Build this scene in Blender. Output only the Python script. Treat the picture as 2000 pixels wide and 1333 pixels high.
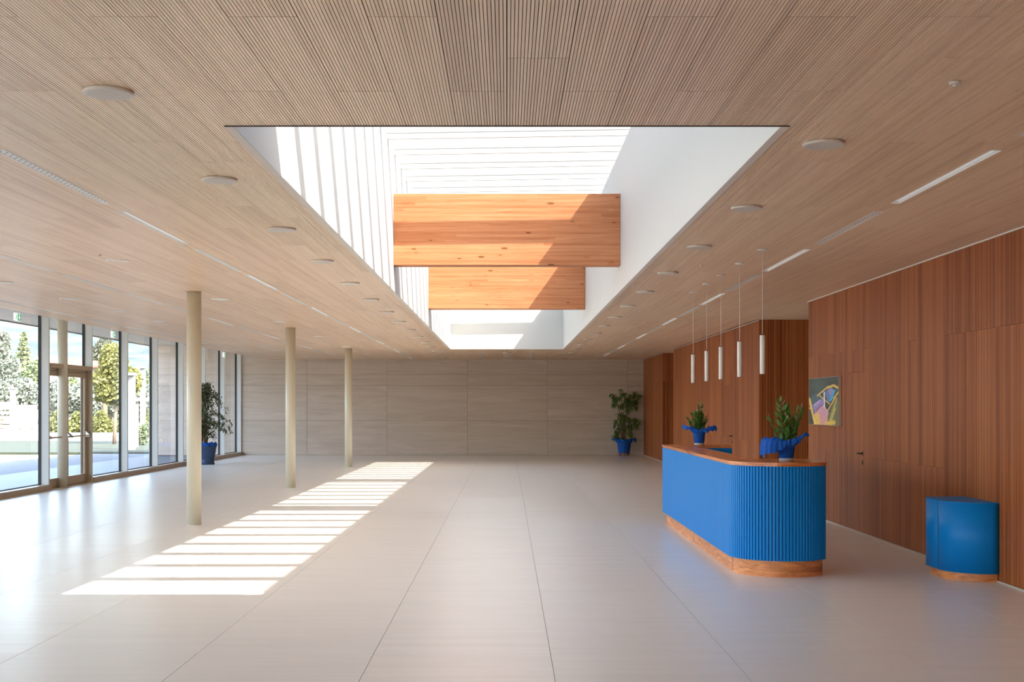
import bpy, math, random
from mathutils import Vector, Matrix, Euler, noise as mnoise

PI = math.pi
for o in list(bpy.data.objects):
    bpy.data.objects.remove(o, do_unlink=True)
sc = bpy.context.scene
col = sc.collection

# ------------------------------------------------------------------ camera, sky, sun, exposure
cam_d = bpy.data.cameras.new('camera')
cam = bpy.data.objects.new('camera', cam_d)
col.objects.link(cam)
cam.location = (0, 0, 1.65)
cam.rotation_euler = (PI / 2, 0, 0)
cam_d.sensor_width = 36
cam_d.lens = 43.2
cam_d.shift_x = 0.005
cam_d.shift_y = 0.06425
cam_d.clip_end = 4000
sc.camera = cam

SUN_A, SUN_B = 0.72, 0.695          # metres the light moves to -x and to +y per metre it falls
sun_d = bpy.data.lights.new('sun', 'SUN')
sun = bpy.data.objects.new('sun', sun_d)
col.objects.link(sun)
sun.location = (20, -20, 30)
sun.rotation_euler = Vector((SUN_A, -SUN_B, 1.0)).to_track_quat('Z', 'Y').to_euler()
sun_d.energy = 9.4
sun_d.angle = math.radians(0.53)
sun_d.color = (1.0, 0.95, 0.87)

w = bpy.data.worlds.new('sky')
sc.world = w
w.use_nodes = True
nt = w.node_tree
bg = nt.nodes['Background']
sky = nt.nodes.new('ShaderNodeTexSky')
sky.sky_type = 'NISHITA'
sky.sun_disc = False
sky.sun_elevation = math.atan(1 / math.hypot(SUN_A, SUN_B))
sky.sun_rotation = math.atan2(SUN_A, -SUN_B)
sky.air_density = 1.0
sky.dust_density = 3.5
sky.ozone_density = 1.0
mixw = nt.nodes.new('ShaderNodeMix')
mixw.data_type = 'RGBA'
mixw.inputs[0].default_value = 0.10
mixw.inputs[7].default_value = (3.0, 3.05, 3.1, 1)   # thin bright haze over the whole dome
nt.links.new(sky.outputs[0], mixw.inputs[6])
nt.links.new(mixw.outputs[2], bg.inputs[0])
bg.inputs[1].default_value = 0.64

vs = sc.view_settings
sc.display_settings.display_device = 'sRGB'
vs.view_transform = 'Standard'
vs.look = 'None'
vs.gamma = 1.0
vs.use_curve_mapping = False
vs.exposure = 1.8
cy = sc.cycles
cy.max_bounces = 12
cy.diffuse_bounces = 9
cy.glossy_bounces = 4
cy.transparent_max_bounces = 12
cy.transmission_bounces = 4
cy.caustics_reflective = False
cy.caustics_refractive = False
cy.sample_clamp_indirect = 6
cy.use_denoising = True


def portal(name, loc, rot, sx, sy):
    d = bpy.data.lights.new(name, 'AREA')
    d.shape = 'RECTANGLE'
    d.size, d.size_y = sx, sy
    d.cycles.is_portal = True
    o = bpy.data.objects.new(name, d)
    o.location = loc
    o.rotation_euler = rot
    col.objects.link(o)


portal('facade_daylight_portal', (-12.25, 18.5, 1.85), (0, -PI / 2, 0), 3.7, 46.5)
portal('added_glazing_portal', (-5.2, -4.3, 1.6), (PI / 2, 0, 0), 7.9, 3.2)  # serves the added glazing behind the camera
portal('skylight_portal', (0, 20.68, 5.9), (0, 0, 0), 3.1, 27.2)


# ------------------------------------------------------------------ helpers
def S(r, g, b):
    def f(c):
        c /= 255.0
        return c / 12.92 if c <= 0.04045 else ((c + 0.055) / 1.055) ** 2.4
    return (f(r), f(g), f(b), 1.0)


class NG:
    """small node-graph helper"""
    def __init__(self, name):
        self.m = bpy.data.materials.new(name)
        self.m.use_nodes = True
        self.t = self.m.node_tree
        self.b = self.t.nodes['Principled BSDF']
        self.out = self.t.nodes['Material Output']

    def n(self, kind, **kw):
        nd = self.t.nodes.new(kind)
        for k, v in kw.items():
            setattr(nd, k, v)
        return nd

    def l(self, a, b):
        self.t.links.new(a, b)

    def val(self, x, sock):
        if isinstance(x, (int, float)):
            sock.default_value = x
        elif isinstance(x, tuple):
            sock.default_value = x
        else:
            self.l(x, sock)

    def math(self, op, a, b=0.0, c=None):
        nd = self.n('ShaderNodeMath', operation=op)
        self.val(a, nd.inputs[0])
        self.val(b, nd.inputs[1])
        if c is not None:
            self.val(c, nd.inputs[2])
        return nd.outputs[0]

    def mix(self, f, a, b, mode='MIX'):
        nd = self.n('ShaderNodeMix', data_type='RGBA', blend_type=mode)
        self.val(f, nd.inputs[0])
        self.val(a, nd.inputs[6])
        self.val(b, nd.inputs[7])
        return nd.outputs[2]

    def pos(self, scale=(1, 1, 1), rnd=0.0):
        g = self.n('ShaderNodeNewGeometry')
        v = g.outputs['Position']
        if rnd:
            oi = self.n('ShaderNodeObjectInfo')
            ad = self.n('ShaderNodeVectorMath', operation='MULTIPLY_ADD')
            cmb = self.n('ShaderNodeCombineXYZ')
            for i in range(3):
                self.l(oi.outputs['Random'], cmb.inputs[i])
            self.l(cmb.outputs[0], ad.inputs[0])
            ad.inputs[1].default_value = (rnd, rnd * 1.7, rnd * 2.3)
            self.l(v, ad.inputs[2])
            v = ad.outputs[0]
        ml = self.n('ShaderNodeVectorMath', operation='MULTIPLY')
        self.l(v, ml.inputs[0])
        ml.inputs[1].default_value = scale
        return ml.outputs[0]

    def noise(self, vec, scale=1.0, detail=3.0, rough=0.5, dist=0.0):
        nd = self.n('ShaderNodeTexNoise')
        self.l(vec, nd.inputs['Vector'])
        nd.inputs['Scale'].default_value = scale
        nd.inputs['Detail'].default_value = detail
        nd.inputs['Roughness'].default_value = rough
        nd.inputs['Distortion'].default_value = dist
        return nd.outputs[0]

    def ramp(self, f, stops):
        nd = self.n('ShaderNodeValToRGB')
        cr = nd.color_ramp
        while len(cr.elements) < len(stops):
            cr.elements.new(0.5)
        for e, (p, c) in zip(cr.elements, stops):
            e.position = p
            e.color = c
        self.l(f, nd.inputs[0])
        return nd.outputs[0]

    def bump(self, h, strength=0.2, dist=0.01):
        nd = self.n('ShaderNodeBump')
        nd.inputs['Strength'].default_value = strength
        nd.inputs['Distance'].default_value = dist
        self.l(h, nd.inputs['Height'])
        self.l(nd.outputs[0], self.b.inputs['Normal'])

    def set(self, color=None, rough=None, metal=None, spec=None):
        if color is not None:
            self.val(color, self.b.inputs['Base Color'])
        if rough is not None:
            self.val(rough, self.b.inputs['Roughness'])
        if metal is not None:
            self.b.inputs['Metallic'].default_value = metal
        if spec is not None:
            self.b.inputs['Specular IOR Level'].default_value = spec
        return self.m


def plain(name, c, rough=0.5, metal=0.0, vary=0.05, scale=3.0, spec=0.5):
    g = NG(name)
    n = g.noise(g.pos(), scale, 4)
    dark = tuple(x * (1 - vary * 2) for x in c[:3]) + (1,)
    g.set(g.mix(n, dark, c), rough, metal, spec)
    return g.m


def scal(c, k):
    return (min(c[0] * k, 1), min(c[1] * k, 1), min(c[2] * k, 1), 1)


# floor slabs: pale honed limestone with faint cross veins
g = NG('limestone_floor')
oi = g.n('ShaderNodeObjectInfo')
v1 = g.noise(g.pos((0.7, 9, 1), 11), 1.0, 5, 0.6, 0.4)
v2 = g.noise(g.pos((2.0, 2.2, 1), 7), 1.0, 3)
base = g.ramp(v1, [(0.3, S(225, 221, 210)), (0.7, S(238, 233, 224))])
base = g.mix(g.math('MULTIPLY', v2, 0.35), base, S(226, 223, 214))
base = g.mix(g.math('MULTIPLY', oi.outputs['Random'], 0.5), base, S(226, 224, 216))
v3 = g.noise(g.pos((3, 22, 1), 3), 1.0, 3)
g.set(base, g.math('MULTIPLY_ADD', oi.outputs['Random'], 0.04, 0.28), 0, 0.85)
M_FLOOR = g.m

# back wall stone
g = NG('sandstone_cladding')
oi = g.n('ShaderNodeObjectInfo')
v1 = g.noise(g.pos((0.55, 0.55, 6), 9), 1.0, 6, 0.62, 0.7)
v2 = g.noise(g.pos((1.2, 1.2, 26), 5), 1.0, 3, 0.5, 0.3)
base = g.ramp(v1, [(0.28, S(178, 162, 147)), (0.72, S(203, 188, 173))])
base = g.mix(g.math('MULTIPLY', g.math('GREATER_THAN', v2, 0.63), 0.25), base, S(160, 148, 132))
base = g.mix(g.math('MULTIPLY', oi.outputs['Random'], 0.3), base, S(176, 165, 150))
g.set(base, 0.55, 0, 0.35)
M_STONE = g.m
M_JOINT = plain('joint_dark', S(120, 108, 96), 0.8)
M_JOINTF = plain('grout_grey', S(140, 128, 116), 0.8)


def lamella_wood(name, cols, width, axis, rough, spec, grain=(60, 60, 1.3), fine=0.4, rnd=5.0):
    """veneered boards: thin strips of slightly differing tone with grain along the strip"""
    g = NG(name)
    geo = g.n('ShaderNodeNewGeometry')
    sx = g.n('ShaderNodeSeparateXYZ')
    g.l(geo.outputs['Position'], sx.inputs[0])
    if axis == 'XY':
        u = g.math('ADD', sx.outputs[0], sx.outputs[1])
    else:
        u = sx.outputs['XYZ'.index(axis)]
    oi = g.n('ShaderNodeObjectInfo')
    at = g.n('ShaderNodeAttribute', attribute_name='tone')
    tone = g.math('FRACT', g.math('ADD', oi.outputs['Random'], at.outputs['Fac']))
    cell = g.math('FLOOR', g.math('DIVIDE', u, width))
    wn = g.n('ShaderNodeTexWhiteNoise', noise_dimensions='2D')
    cb = g.n('ShaderNodeCombineXYZ')
    g.l(cell, cb.inputs[0])
    g.l(tone, cb.inputs[1])
    g.l(cb.outputs[0], wn.inputs['Vector'])
    gr = g.noise(g.pos(grain, rnd), 1.0, 5, 0.65)
    gl = g.noise(g.pos(tuple(k * 0.16 for k in grain), rnd), 1.0, 2)
    f = g.math('ADD', g.math('MULTIPLY', wn.outputs['Value'], 0.30),
               g.math('ADD', g.math('MULTIPLY', gr, 0.45), g.math('MULTIPLY', gl, 0.25)))
    f = g.math('ADD', f, g.math('MULTIPLY_ADD', tone, 0.16, -0.08))
    base = g.ramp(f, [(0.28, cols[0]), (0.52, cols[1]), (0.78, cols[2])])
    g.set(base, rough, 0, spec)
    g.bump(gr, 0.08, 0.003)
    return g.m


M_WALLWOOD = lamella_wood('teak_veneer_board', [S(112, 56, 24), S(150, 84, 42), S(174, 108, 62)], 0.022, 'XY', 0.45, 0.22)
M_CEIL = lamella_wood('pale_oak_ceiling', [S(214, 185, 156), S(233, 205, 175), S(242, 218, 190)], 0.016, 'X', 0.36, 0.5,
                      grain=(22, 1.1, 1))
M_GROOVE = plain('groove_dark', S(70, 52, 42), 0.8)

# glulam beams
g = NG('glued_spruce_beam')
geo = g.n('ShaderNodeNewGeometry')
sx = g.n('ShaderNodeSeparateXYZ')
g.l(geo.outputs['Position'], sx.inputs[0])
lam = g.math('FLOOR', g.math('DIVIDE', sx.outputs[2], 0.04))
seg = g.math('FLOOR', g.math('DIVIDE', g.math('ADD', sx.outputs[0], g.math('MULTIPLY', lam, 1.37)), 2.9))
cb = g.n('ShaderNodeCombineXYZ')
g.l(lam, cb.inputs[0])
g.l(seg, cb.inputs[1])
g.l(g.math('FLOOR', sx.outputs[1]), cb.inputs[2])
wn = g.n('ShaderNodeTexWhiteNoise')
g.l(cb.outputs[0], wn.inputs['Vector'])
gr = g.noise(g.pos((1.1, 20, 34)), 1.0, 6, 0.7, 0.8)
f = g.math('ADD', g.math('MULTIPLY', wn.outputs['Value'], 0.18), g.math('MULTIPLY', gr, 0.82))
base = g.ramp(f, [(0.3, S(172, 106, 68)), (0.5, S(195, 129, 87)), (0.7, S(209, 148, 107))])
vo = g.n('ShaderNodeTexVoronoi')
g.l(g.pos((3.2, 3, 10.5)), vo.inputs['Vector'])
vo.inputs['Scale'].default_value = 1.0
sc_ = g.n('ShaderNodeSeparateColor')
g.l(vo.outputs['Color'], sc_.inputs[0])
knot = g.math('LESS_THAN', vo.outputs['Distance'], g.math('MULTIPLY_ADD', sc_.outputs[0], 0.3, -0.12))
halo = g.math('MULTIPLY', g.ramp(vo.outputs['Distance'], [(0.0, (1, 1, 1, 1)), (0.3, (0, 0, 0, 1))]), g.math('GREATER_THAN', sc_.outputs[0], 0.45))
base = g.mix(g.math('MULTIPLY', halo, 0.4), base, S(176, 100, 52))
base = g.mix(g.math('MULTIPLY', knot, 0.75), base, S(104, 62, 38))
g.set(base, 0.55, 0, 0.2)
M_BEAM = g.m

M_WHITE = plain('white_plaster', S(206, 208, 204), 0.6, vary=0.015, spec=0.3)
M_FIN = plain('white_fin_paint', S(190, 190, 187), 0.6, vary=0.01, spec=0.3)
M_FRAME = plain('sand_anodised_frame', S(170, 152, 128), 0.4, vary=0.03)
M_MULL = plain('pale_grey_mullion', S(196, 198, 194), 0.38, vary=0.02)
M_GASKET = plain('black_gasket', S(34, 36, 38), 0.6)
M_COLUMN = plain('cream_column_paint', S(206, 200, 180), 0.42, vary=0.02)
M_SOFFIT = plain('pale_soffit_board', S(176, 173, 167), 0.6, vary=0.03, scale=0.6)
M_FIX = plain('white_metal', S(228, 226, 221), 0.45, vary=0.01)
M_SPK = plain('warm_white_grille', S(212, 204, 194), 0.6, vary=0.02)
M_LENS = plain('lamp_diffuser', S(226, 228, 228), 0.5, vary=0.0)
M_LENS.node_tree.nodes['Principled BSDF'].inputs['Emission Color'].default_value = (1, 1, 1, 1)
M_LENS.node_tree.nodes['Principled BSDF'].inputs['Emission Strength'].default_value = 0.06
M_SLOT = plain('slot_shadow', S(112, 108, 103), 0.8)
M_BLACK = plain('black_metal', S(26, 25, 25), 0.4)
M_STEEL = plain('brushed_steel', S(190, 192, 194), 0.3, 0.9)
M_LINE = plain('shaft_joint', S(150, 152, 150), 0.7)

g = NG('blue_lacquer')
oi = g.n('ShaderNodeObjectInfo')
g.set(g.mix(g.math('MULTIPLY', oi.outputs['Random'], 0.2), S(0, 124, 200), S(0, 116, 192)), 0.42, 0, 0.22)
M_BLUE = g.m
M_BLUED = plain('blue_gap_shade', S(0, 28, 66), 0.6)  # shade in gaps and seams put in as a darker blue
M_DESKWOOD = None
g = NG('walnut_top')
gr = g.noise(g.pos((7, 1.2, 30)), 1.0, 5, 0.6, 0.6)
g.set(g.ramp(gr, [(0.3, S(170, 94, 49)), (0.55, S(214, 128, 72)), (0.8, S(241, 153, 92))]), 0.22, 0, 0.5)
M_DESKTOP = g.m
g = NG('walnut_plinth')
gr = g.noise(g.pos((3, 3, 16)), 1.0, 5, 0.6, 1.3)
g.set(g.ramp(gr, [(0.3, S(163, 95, 51)), (0.55, S(223, 140, 83)), (0.8, S(252, 176, 115))]), 0.38, 0, 0.4)
M_PLINTH = g.m

def glassmat(name, tint):
    global g
    g = NG(name)
    tr = g.n('ShaderNodeBsdfTransparent')
    tr.inputs[0].default_value = tint
    return tr


tr = glassmat('dimming_roof_glass', (0.47, 0.47, 0.468, 1))   # tint added to dim the skylight; two faces pass about a fifth
g.l(tr.outputs[0], g.out.inputs[0])
M_SKYGLASS = g.m
tr = glassmat('window_glass', (0.965, 0.98, 0.985, 1))
gl = g.n('ShaderNodeBsdfGlossy')
gl.inputs['Roughness'].default_value = 0.0
gl.inputs['Color'].default_value = (1, 1, 1, 1)
fr = g.n('ShaderNodeFresnel')
fr.inputs[0].default_value = 1.42
ms = g.n('ShaderNodeMixShader')
gb = g.n('ShaderNodeNewGeometry')
g.l(g.math('MULTIPLY', fr.outputs[0], g.math('SUBTRACT', 1.0, gb.outputs['Backfacing'])), ms.inputs[0])
g.l(tr.outputs[0], ms.inputs[1])
g.l(gl.outputs[0], ms.inputs[2])
g.l(ms.outputs[0], g.out.inputs[0])
M_GLASS = g.m


def leafmat(name, c1, c2, rough=0.45, trans=0.25):
    g = NG(name)
    geo = g.n('ShaderNodeNewGeometry')
    n = g.noise(g.pos(), 2.5, 3)
    f = g.math('ADD', g.math('MULTIPLY', geo.outputs['Random Per Island'], 0.6), g.math('MULTIPLY', n, 0.4))
    c = g.mix(f, c1, c2)
    g.set(c, rough, 0, 0.4)
    tl = g.n('ShaderNodeBsdfTranslucent')
    g.l(c, tl.inputs[0])
    ms = g.n('ShaderNodeMixShader')
    ms.inputs[0].default_value = trans
    g.l(g.b.outputs[0], ms.inputs[1])
    g.l(tl.outputs[0], ms.inputs[2])
    g.l(ms.outputs[0], g.out.inputs[0])
    return g.m


M_FICUS = leafmat('ficus_leaf', S(56, 68, 43), S(99, 111, 70))
M_PALM = leafmat('umbrella_leaf', S(52, 81, 33), S(116, 147, 64))
M_ZZ = leafmat('glossy_green_leaf', S(35, 71, 26), S(104, 140, 60), 0.3, 0.12)
M_STEM = plain('plant_stem', S(112, 104, 62), 0.6)
M_BARK = plain('grey_brown_bark', S(122, 98, 76), 0.8, vary=0.15, scale=20)
M_SOIL = plain('dark_soil', S(52, 40, 32), 0.9)
M_POT = plain('dusty_blue_pot', S(44, 66, 102), 0.5)
M_POTW = plain('white_pot_foot', S(190, 188, 184), 0.5)
M_TERRA = plain('terracotta_dolly', S(150, 76, 52), 0.6)
g = NG('blue_crepe_fabric')
fn = g.noise(g.pos((40, 40, 40)), 1.0, 3)
g.set(g.mix(fn, S(20, 84, 180), S(44, 116, 214)), 0.7, 0, 0.25)
tl = g.n('ShaderNodeBsdfTranslucent')
tl.inputs[0].default_value = S(40, 120, 225)
ms = g.n('ShaderNodeMixShader')
ms.inputs[0].default_value = 0.35
g.l(g.b.outputs[0], ms.inputs[1])
g.l(tl.outputs[0], ms.inputs[2])
g.l(ms.outputs[0], g.out.inputs[0])
M_FABRIC = g.m
g = NG('art_print')
at = g.n('ShaderNodeAttribute', attribute_name='print')
g.set(at.outputs['Color'], 0.35, 0, 0.4)
M_PRINT = g.m
M_CANVAS = plain('pale_canvas_edge', S(198, 182, 168), 0.7)
def lit(m, c, k):
    b_ = m.node_tree.nodes['Principled BSDF']
    b_.inputs['Emission Color'].default_value = c
    b_.inputs['Emission Strength'].default_value = k
    return m


# exit signs are lit from within
M_GREEN = lit(plain('sign_green', S(0, 128, 84), 0.4, vary=0.0), S(0, 140, 96), 0.3)
M_SIGNW = lit(plain('sign_white', S(240, 244, 240), 0.4, vary=0.0), (1, 1, 1, 1), 0.28)
# outside
M_PAVE = plain('pale_paving', S(95, 96, 98), 0.5, vary=0.04, scale=0.8)
M_ASPH = plain('grey_asphalt', S(88, 90, 93), 0.7, vary=0.06, scale=2)
M_SAND = plain('bright_gravel', S(142, 137, 129), 0.9, vary=0.04)
g = NG('lawn_grass')
n = g.noise(g.pos((1, 1, 1)), 1.4, 6, 0.7)
g.set(g.ramp(n, [(0.3, S(29, 36, 17)), (0.7, S(40, 46, 26))]), 0.9)
M_GRASS = g.m
M_CONC = plain('white_concrete', S(135, 135, 131), 0.7, vary=0.02)
g = NG('haze_tinted_woodland')
n = g.noise(g.pos((1, 1, 1)), 0.035, 8, 0.75)
g.set(g.ramp(n, [(0.38, S(57, 67, 70)), (0.52, S(68, 76, 76)), (0.66, S(84, 85, 79))]), 1.0, 0, 0.0)  # distance haze is mixed into these woodland colours
M_HILL = g.m
M_ROOF = plain('red_tile_roof', S(89, 60, 48), 0.8, vary=0.08, scale=1.5)
M_HOUSE = plain('house_render', S(110, 105, 96), 0.8)
M_OLIVE = leafmat('olive_foliage', S(94, 103, 90), S(121, 128, 116), 0.7, 0.3)
M_YELLOW = leafmat('yellow_green_foliage', S(90, 94, 43), S(133, 133, 79), 0.6, 0.35)
M_HEDGE = leafmat('hedge_foliage', S(72, 80, 39), S(111, 113, 61), 0.6, 0.3)
M_PINE = leafmat('dark_conifer_foliage', S(58, 65, 53), S(88, 93, 75), 0.7, 0.2)
M_GREENT = leafmat('green_tree_foliage', S(81, 96, 64), S(119, 128, 94), 0.7, 0.3)


class MB:
    def __init__(self):
        self.v, self.f, self.mi, self.sm = [], [], [], []

    def add(self, vs_, fs_, mi=0, smooth=False):
        b = len(self.v)
        self.v.extend([tuple(p) for p in vs_])
        for f in fs_:
            self.f.append(tuple(i + b for i in f))
            self.mi.append(mi)
            self.sm.append(smooth)
        return self

    def box(self, x0, x1, y0, y1, z0, z1, mi=0):
        if x0 > x1: x0, x1 = x1, x0
        if y0 > y1: y0, y1 = y1, y0
        if z0 > z1: z0, z1 = z1, z0
        return self.add([(x0, y0, z0), (x1, y0, z0), (x1, y1, z0), (x0, y1, z0),
                         (x0, y0, z1), (x1, y0, z1), (x1, y1, z1), (x0, y1, z1)],
                        [(0, 3, 2, 1), (4, 5, 6, 7), (0, 1, 5, 4), (1, 2, 6, 5), (2, 3, 7, 6), (3, 0, 4, 7)], mi)

    def lathe(self, prof, cx=0, cy=0, cz=0, n=24, mi=0, smooth=True, capb=True, capt=True):
        vs_, fs_ = [], []
        for r, z in prof:
            for i in range(n):
                a = 2 * PI * i / n
                vs_.append((cx + r * math.cos(a), cy + r * math.sin(a), cz + z))
        for k in range(len(prof) - 1):
            for i in range(n):
                j = (i + 1) % n
                fs_.append((k * n + i, k * n + j, (k + 1) * n + j, (k + 1) * n + i))
        self.add(vs_, fs_, mi, smooth)
        b = len(self.v) - len(vs_)
        if capb:
            self.f.append(tuple(b + i for i in reversed(range(n)))); self.mi.append(mi); self.sm.append(False)
        if capt:
            self.f.append(tuple(b + (len(prof) - 1) * n + i for i in range(n))); self.mi.append(mi); self.sm.append(False)
        return self

    def prism(self, poly, z0, z1, mi=0, smooth=False):
        n = len(poly)
        a = sum(poly[i][0] * poly[(i + 1) % n][1] - poly[(i + 1) % n][0] * poly[i][1] for i in range(n))
        if a < 0:
            poly = poly[::-1]
        vs_ = [(x, y, z0) for x, y in poly] + [(x, y, z1) for x, y in poly]
        self.add(vs_, [(i, (i + 1) % n, n + (i + 1) % n, n + i) for i in range(n)], mi, smooth)
        b = len(self.v) - len(vs_)
        self.f.append(tuple(b + i for i in reversed(range(n)))); self.mi.append(mi); self.sm.append(False)
        self.f.append(tuple(b + n + i for i in range(n))); self.mi.append(mi); self.sm.append(False)
        return self

    def tube(self, pts, rad, n=8, mi=0):
        pts = [Vector(p) for p in pts]
        if not isinstance(rad, (list, tuple)):
            rad = [rad] * len(pts)
        rings = []
        for i, p in enumerate(pts):
            d = (pts[min(i + 1, len(pts) - 1)] - pts[max(i - 1, 0)]).normalized()
            q = d.to_track_quat('Z', 'Y')
            rings.append([p + q @ Vector((rad[i] * math.cos(2 * PI * k / n), rad[i] * math.sin(2 * PI * k / n), 0)) for k in range(n)])
        vs_ = [tuple(x) for r in rings for x in r]
        fs_ = []
        for i in range(len(pts) - 1):
            for k in range(n):
                j = (k + 1) % n
                fs_.append((i * n + k, i * n + j, (i + 1) * n + j, (i + 1) * n + k))
        self.add(vs_, fs_, mi, True)
        b = len(self.v) - len(vs_)
        self.f.append(tuple(b + k for k in reversed(range(n)))); self.mi.append(mi); self.sm.append(False)
        self.f.append(tuple(b + (len(pts) - 1) * n + k for k in range(n))); self.mi.append(mi); self.sm.append(False)
        return self

    def leaf(self, p, d, up, L, W, bend=0.2, mi=0):
        """pointed leaf of six vertices with a folded midrib"""
        d = Vector(d).normalized()
        s = d.cross(Vector(up))
        if s.length < 1e-4:
            s = d.cross(Vector((1, 0, 0)))
        s.normalize()
        u = s.cross(d)
        p = Vector(p)
        q = [p, p + d * L * .35 + s * W * .5 + u * L * .06, p + d * L * .35 - s * W * .5 + u * L * .06,
             p + d * L * .7 + s * W * .36 - u * L * bend * .4 + u * L * .03, p + d * L * .7 - s * W * .36 - u * L * bend * .4 + u * L * .03,
             p + d * L - u * L * bend, p + d * L * .5 - u * L * bend * .15]
        self.add(q, [(0, 1, 6), (0, 6, 2), (1, 3, 6), (6, 4, 2), (3, 5, 6), (6, 5, 4)], mi)
        return self

    def mesh(self, name, mats, origin=(0, 0, 0), tone=None):
        me = bpy.data.meshes.new(name)
        ox, oy, oz = origin
        me.from_pydata([(x - ox, y - oy, z - oz) for x, y, z in self.v], [], self.f)
        if not isinstance(mats, (list, tuple)):
            mats = [mats]
        for m in mats:
            me.materials.append(m)
        me.polygons.foreach_set('material_index', self.mi)
        me.polygons.foreach_set('use_smooth', self.sm)
        if tone is not None:
            a = me.attributes.new('tone', 'FLOAT', 'FACE')
            a.data.foreach_set('value', tone)
        me.update()
        return me

    def build(self, name, mats, parent=None, origin=None, tone=None):
        """vertices are in world coordinates; origin = world position of the object's base"""
        if origin is None:
            origin = wloc(parent) if parent else (0, 0, 0)
        me = self.mesh(name, mats, origin, tone)
        return put(name, me, parent, origin)


WL = {}


def wloc(o):
    return WL.get(o.name, (0, 0, 0))


def put(name, me, parent=None, origin=(0, 0, 0), rot=None):
    o = bpy.data.objects.new(name, me)
    col.objects.link(o)
    WL[o.name] = tuple(origin)
    if parent:
        o.parent = parent
        pl = wloc(parent)
        o.location = (origin[0] - pl[0], origin[1] - pl[1], origin[2] - pl[2])
    else:
        o.location = origin
    if rot:
        o.rotation_euler = rot
    return o


def thing(name, label, cat, loc=(0, 0, 0), group=None):
    o = put(name, None, None, loc)
    o.empty_display_size = 0.1
    return tag(o, label, cat, group)


def tag(o, label, cat, group=None, kind=None):
    o['label'] = label
    o['category'] = cat
    if group: o['group'] = group
    if kind: o['kind'] = kind
    return o


def struct(o, label=None):
    o['kind'] = 'structure'
    if label: o['label'] = label
    return o


ORD = ['first', 'second', 'third', 'fourth', 'fifth', 'sixth', 'seventh', 'eighth', 'ninth', 'tenth', 'eleventh', 'twelfth',
       'thirteenth', 'fourteenth', 'fifteenth', 'sixteenth', 'seventeenth', 'eighteenth', 'nineteenth', 'twentieth']

H = 3.26            # ceiling height
YB = 41.9           # back wall
YF = -4.0           # front end, behind the camera
XR = 4.61           # right wood wall, near part
XR2 = 4.66          # right wood wall, far part
XL = -9.05          # inner face of the facade
XCE = -8.22         # left edge of the slatted ceiling
SX, SY0, SY1 = 1.569, 7.06, 34.3    # skylight shaft
ZS = 3.75           # soffit, head of the facade

# ------------------------------------------------------------------ floor
fl = struct(MB().box(-9.3, 8.9, YF, YB + .3, -0.12, -0.006).build('floor', M_JOINTF), 'pale limestone slab floor with thin straight joints')
rng = random.Random(3)
xs = [-9.2] + [0.291 + 1.18 * k for k in range(-8, 8) if -9.2 < 0.291 + 1.18 * k < 8.6] + [8.8]
ys = [YF] + [8.2 + 2.8 * k for k in range(-4, 12)] + [YB + .1]
J = 0.0018
cache = {}
for i in range(len(xs) - 1):
    for j in range(len(ys) - 1):
        x0, x1, y0, y1 = xs[i], xs[i + 1], ys[j], ys[j + 1]
        if x1 - x0 < .05 or y1 - y0 < .05: continue
        if x0 > 4.9 and not (y1 > 18.0 and y0 < 23.2 or y1 > 34 and y0 < 37): continue
        key = (round(x1 - x0, 3), round(y1 - y0, 3))
        if key not in cache:
            cache[key] = MB().box(J, x1 - x0 - J, J, y1 - y0 - J, -.012, 0).mesh('slab', M_FLOOR)
        put('slab', cache[key], fl, (x0, y0, 0))

# ------------------------------------------------------------------ back wall
wb = struct(MB().box(-12.2, 9.0, YB + .012, YB + .4, -.1, 4.3).build('wall_back', M_JOINT), 'back wall of large pale stone slabs')
xs = [-12.2] + [-1.352 + 2.733 * k for k in range(-3, 3)] + [4.7]
zs = [0, 1.175, 2.375, 2.745, ZS]
for i in range(len(xs) - 1):
    for j in range(len(zs) - 1):
        z1 = zs[j + 1]
        x0, x1 = xs[i], xs[i + 1]
        MB().box(x0 + .004, x1 - .004, YB - .01, YB + .014, zs[j] + .004, z1 - .004).build(
            'stone_panel', M_STONE, wb, origin=(x0, YB, zs[j]))
struct(MB().box(-8.9, 4.6, YB - .022, YB - .011, 0, 0.012).build('baseboard_back', M_FRAME))

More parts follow.
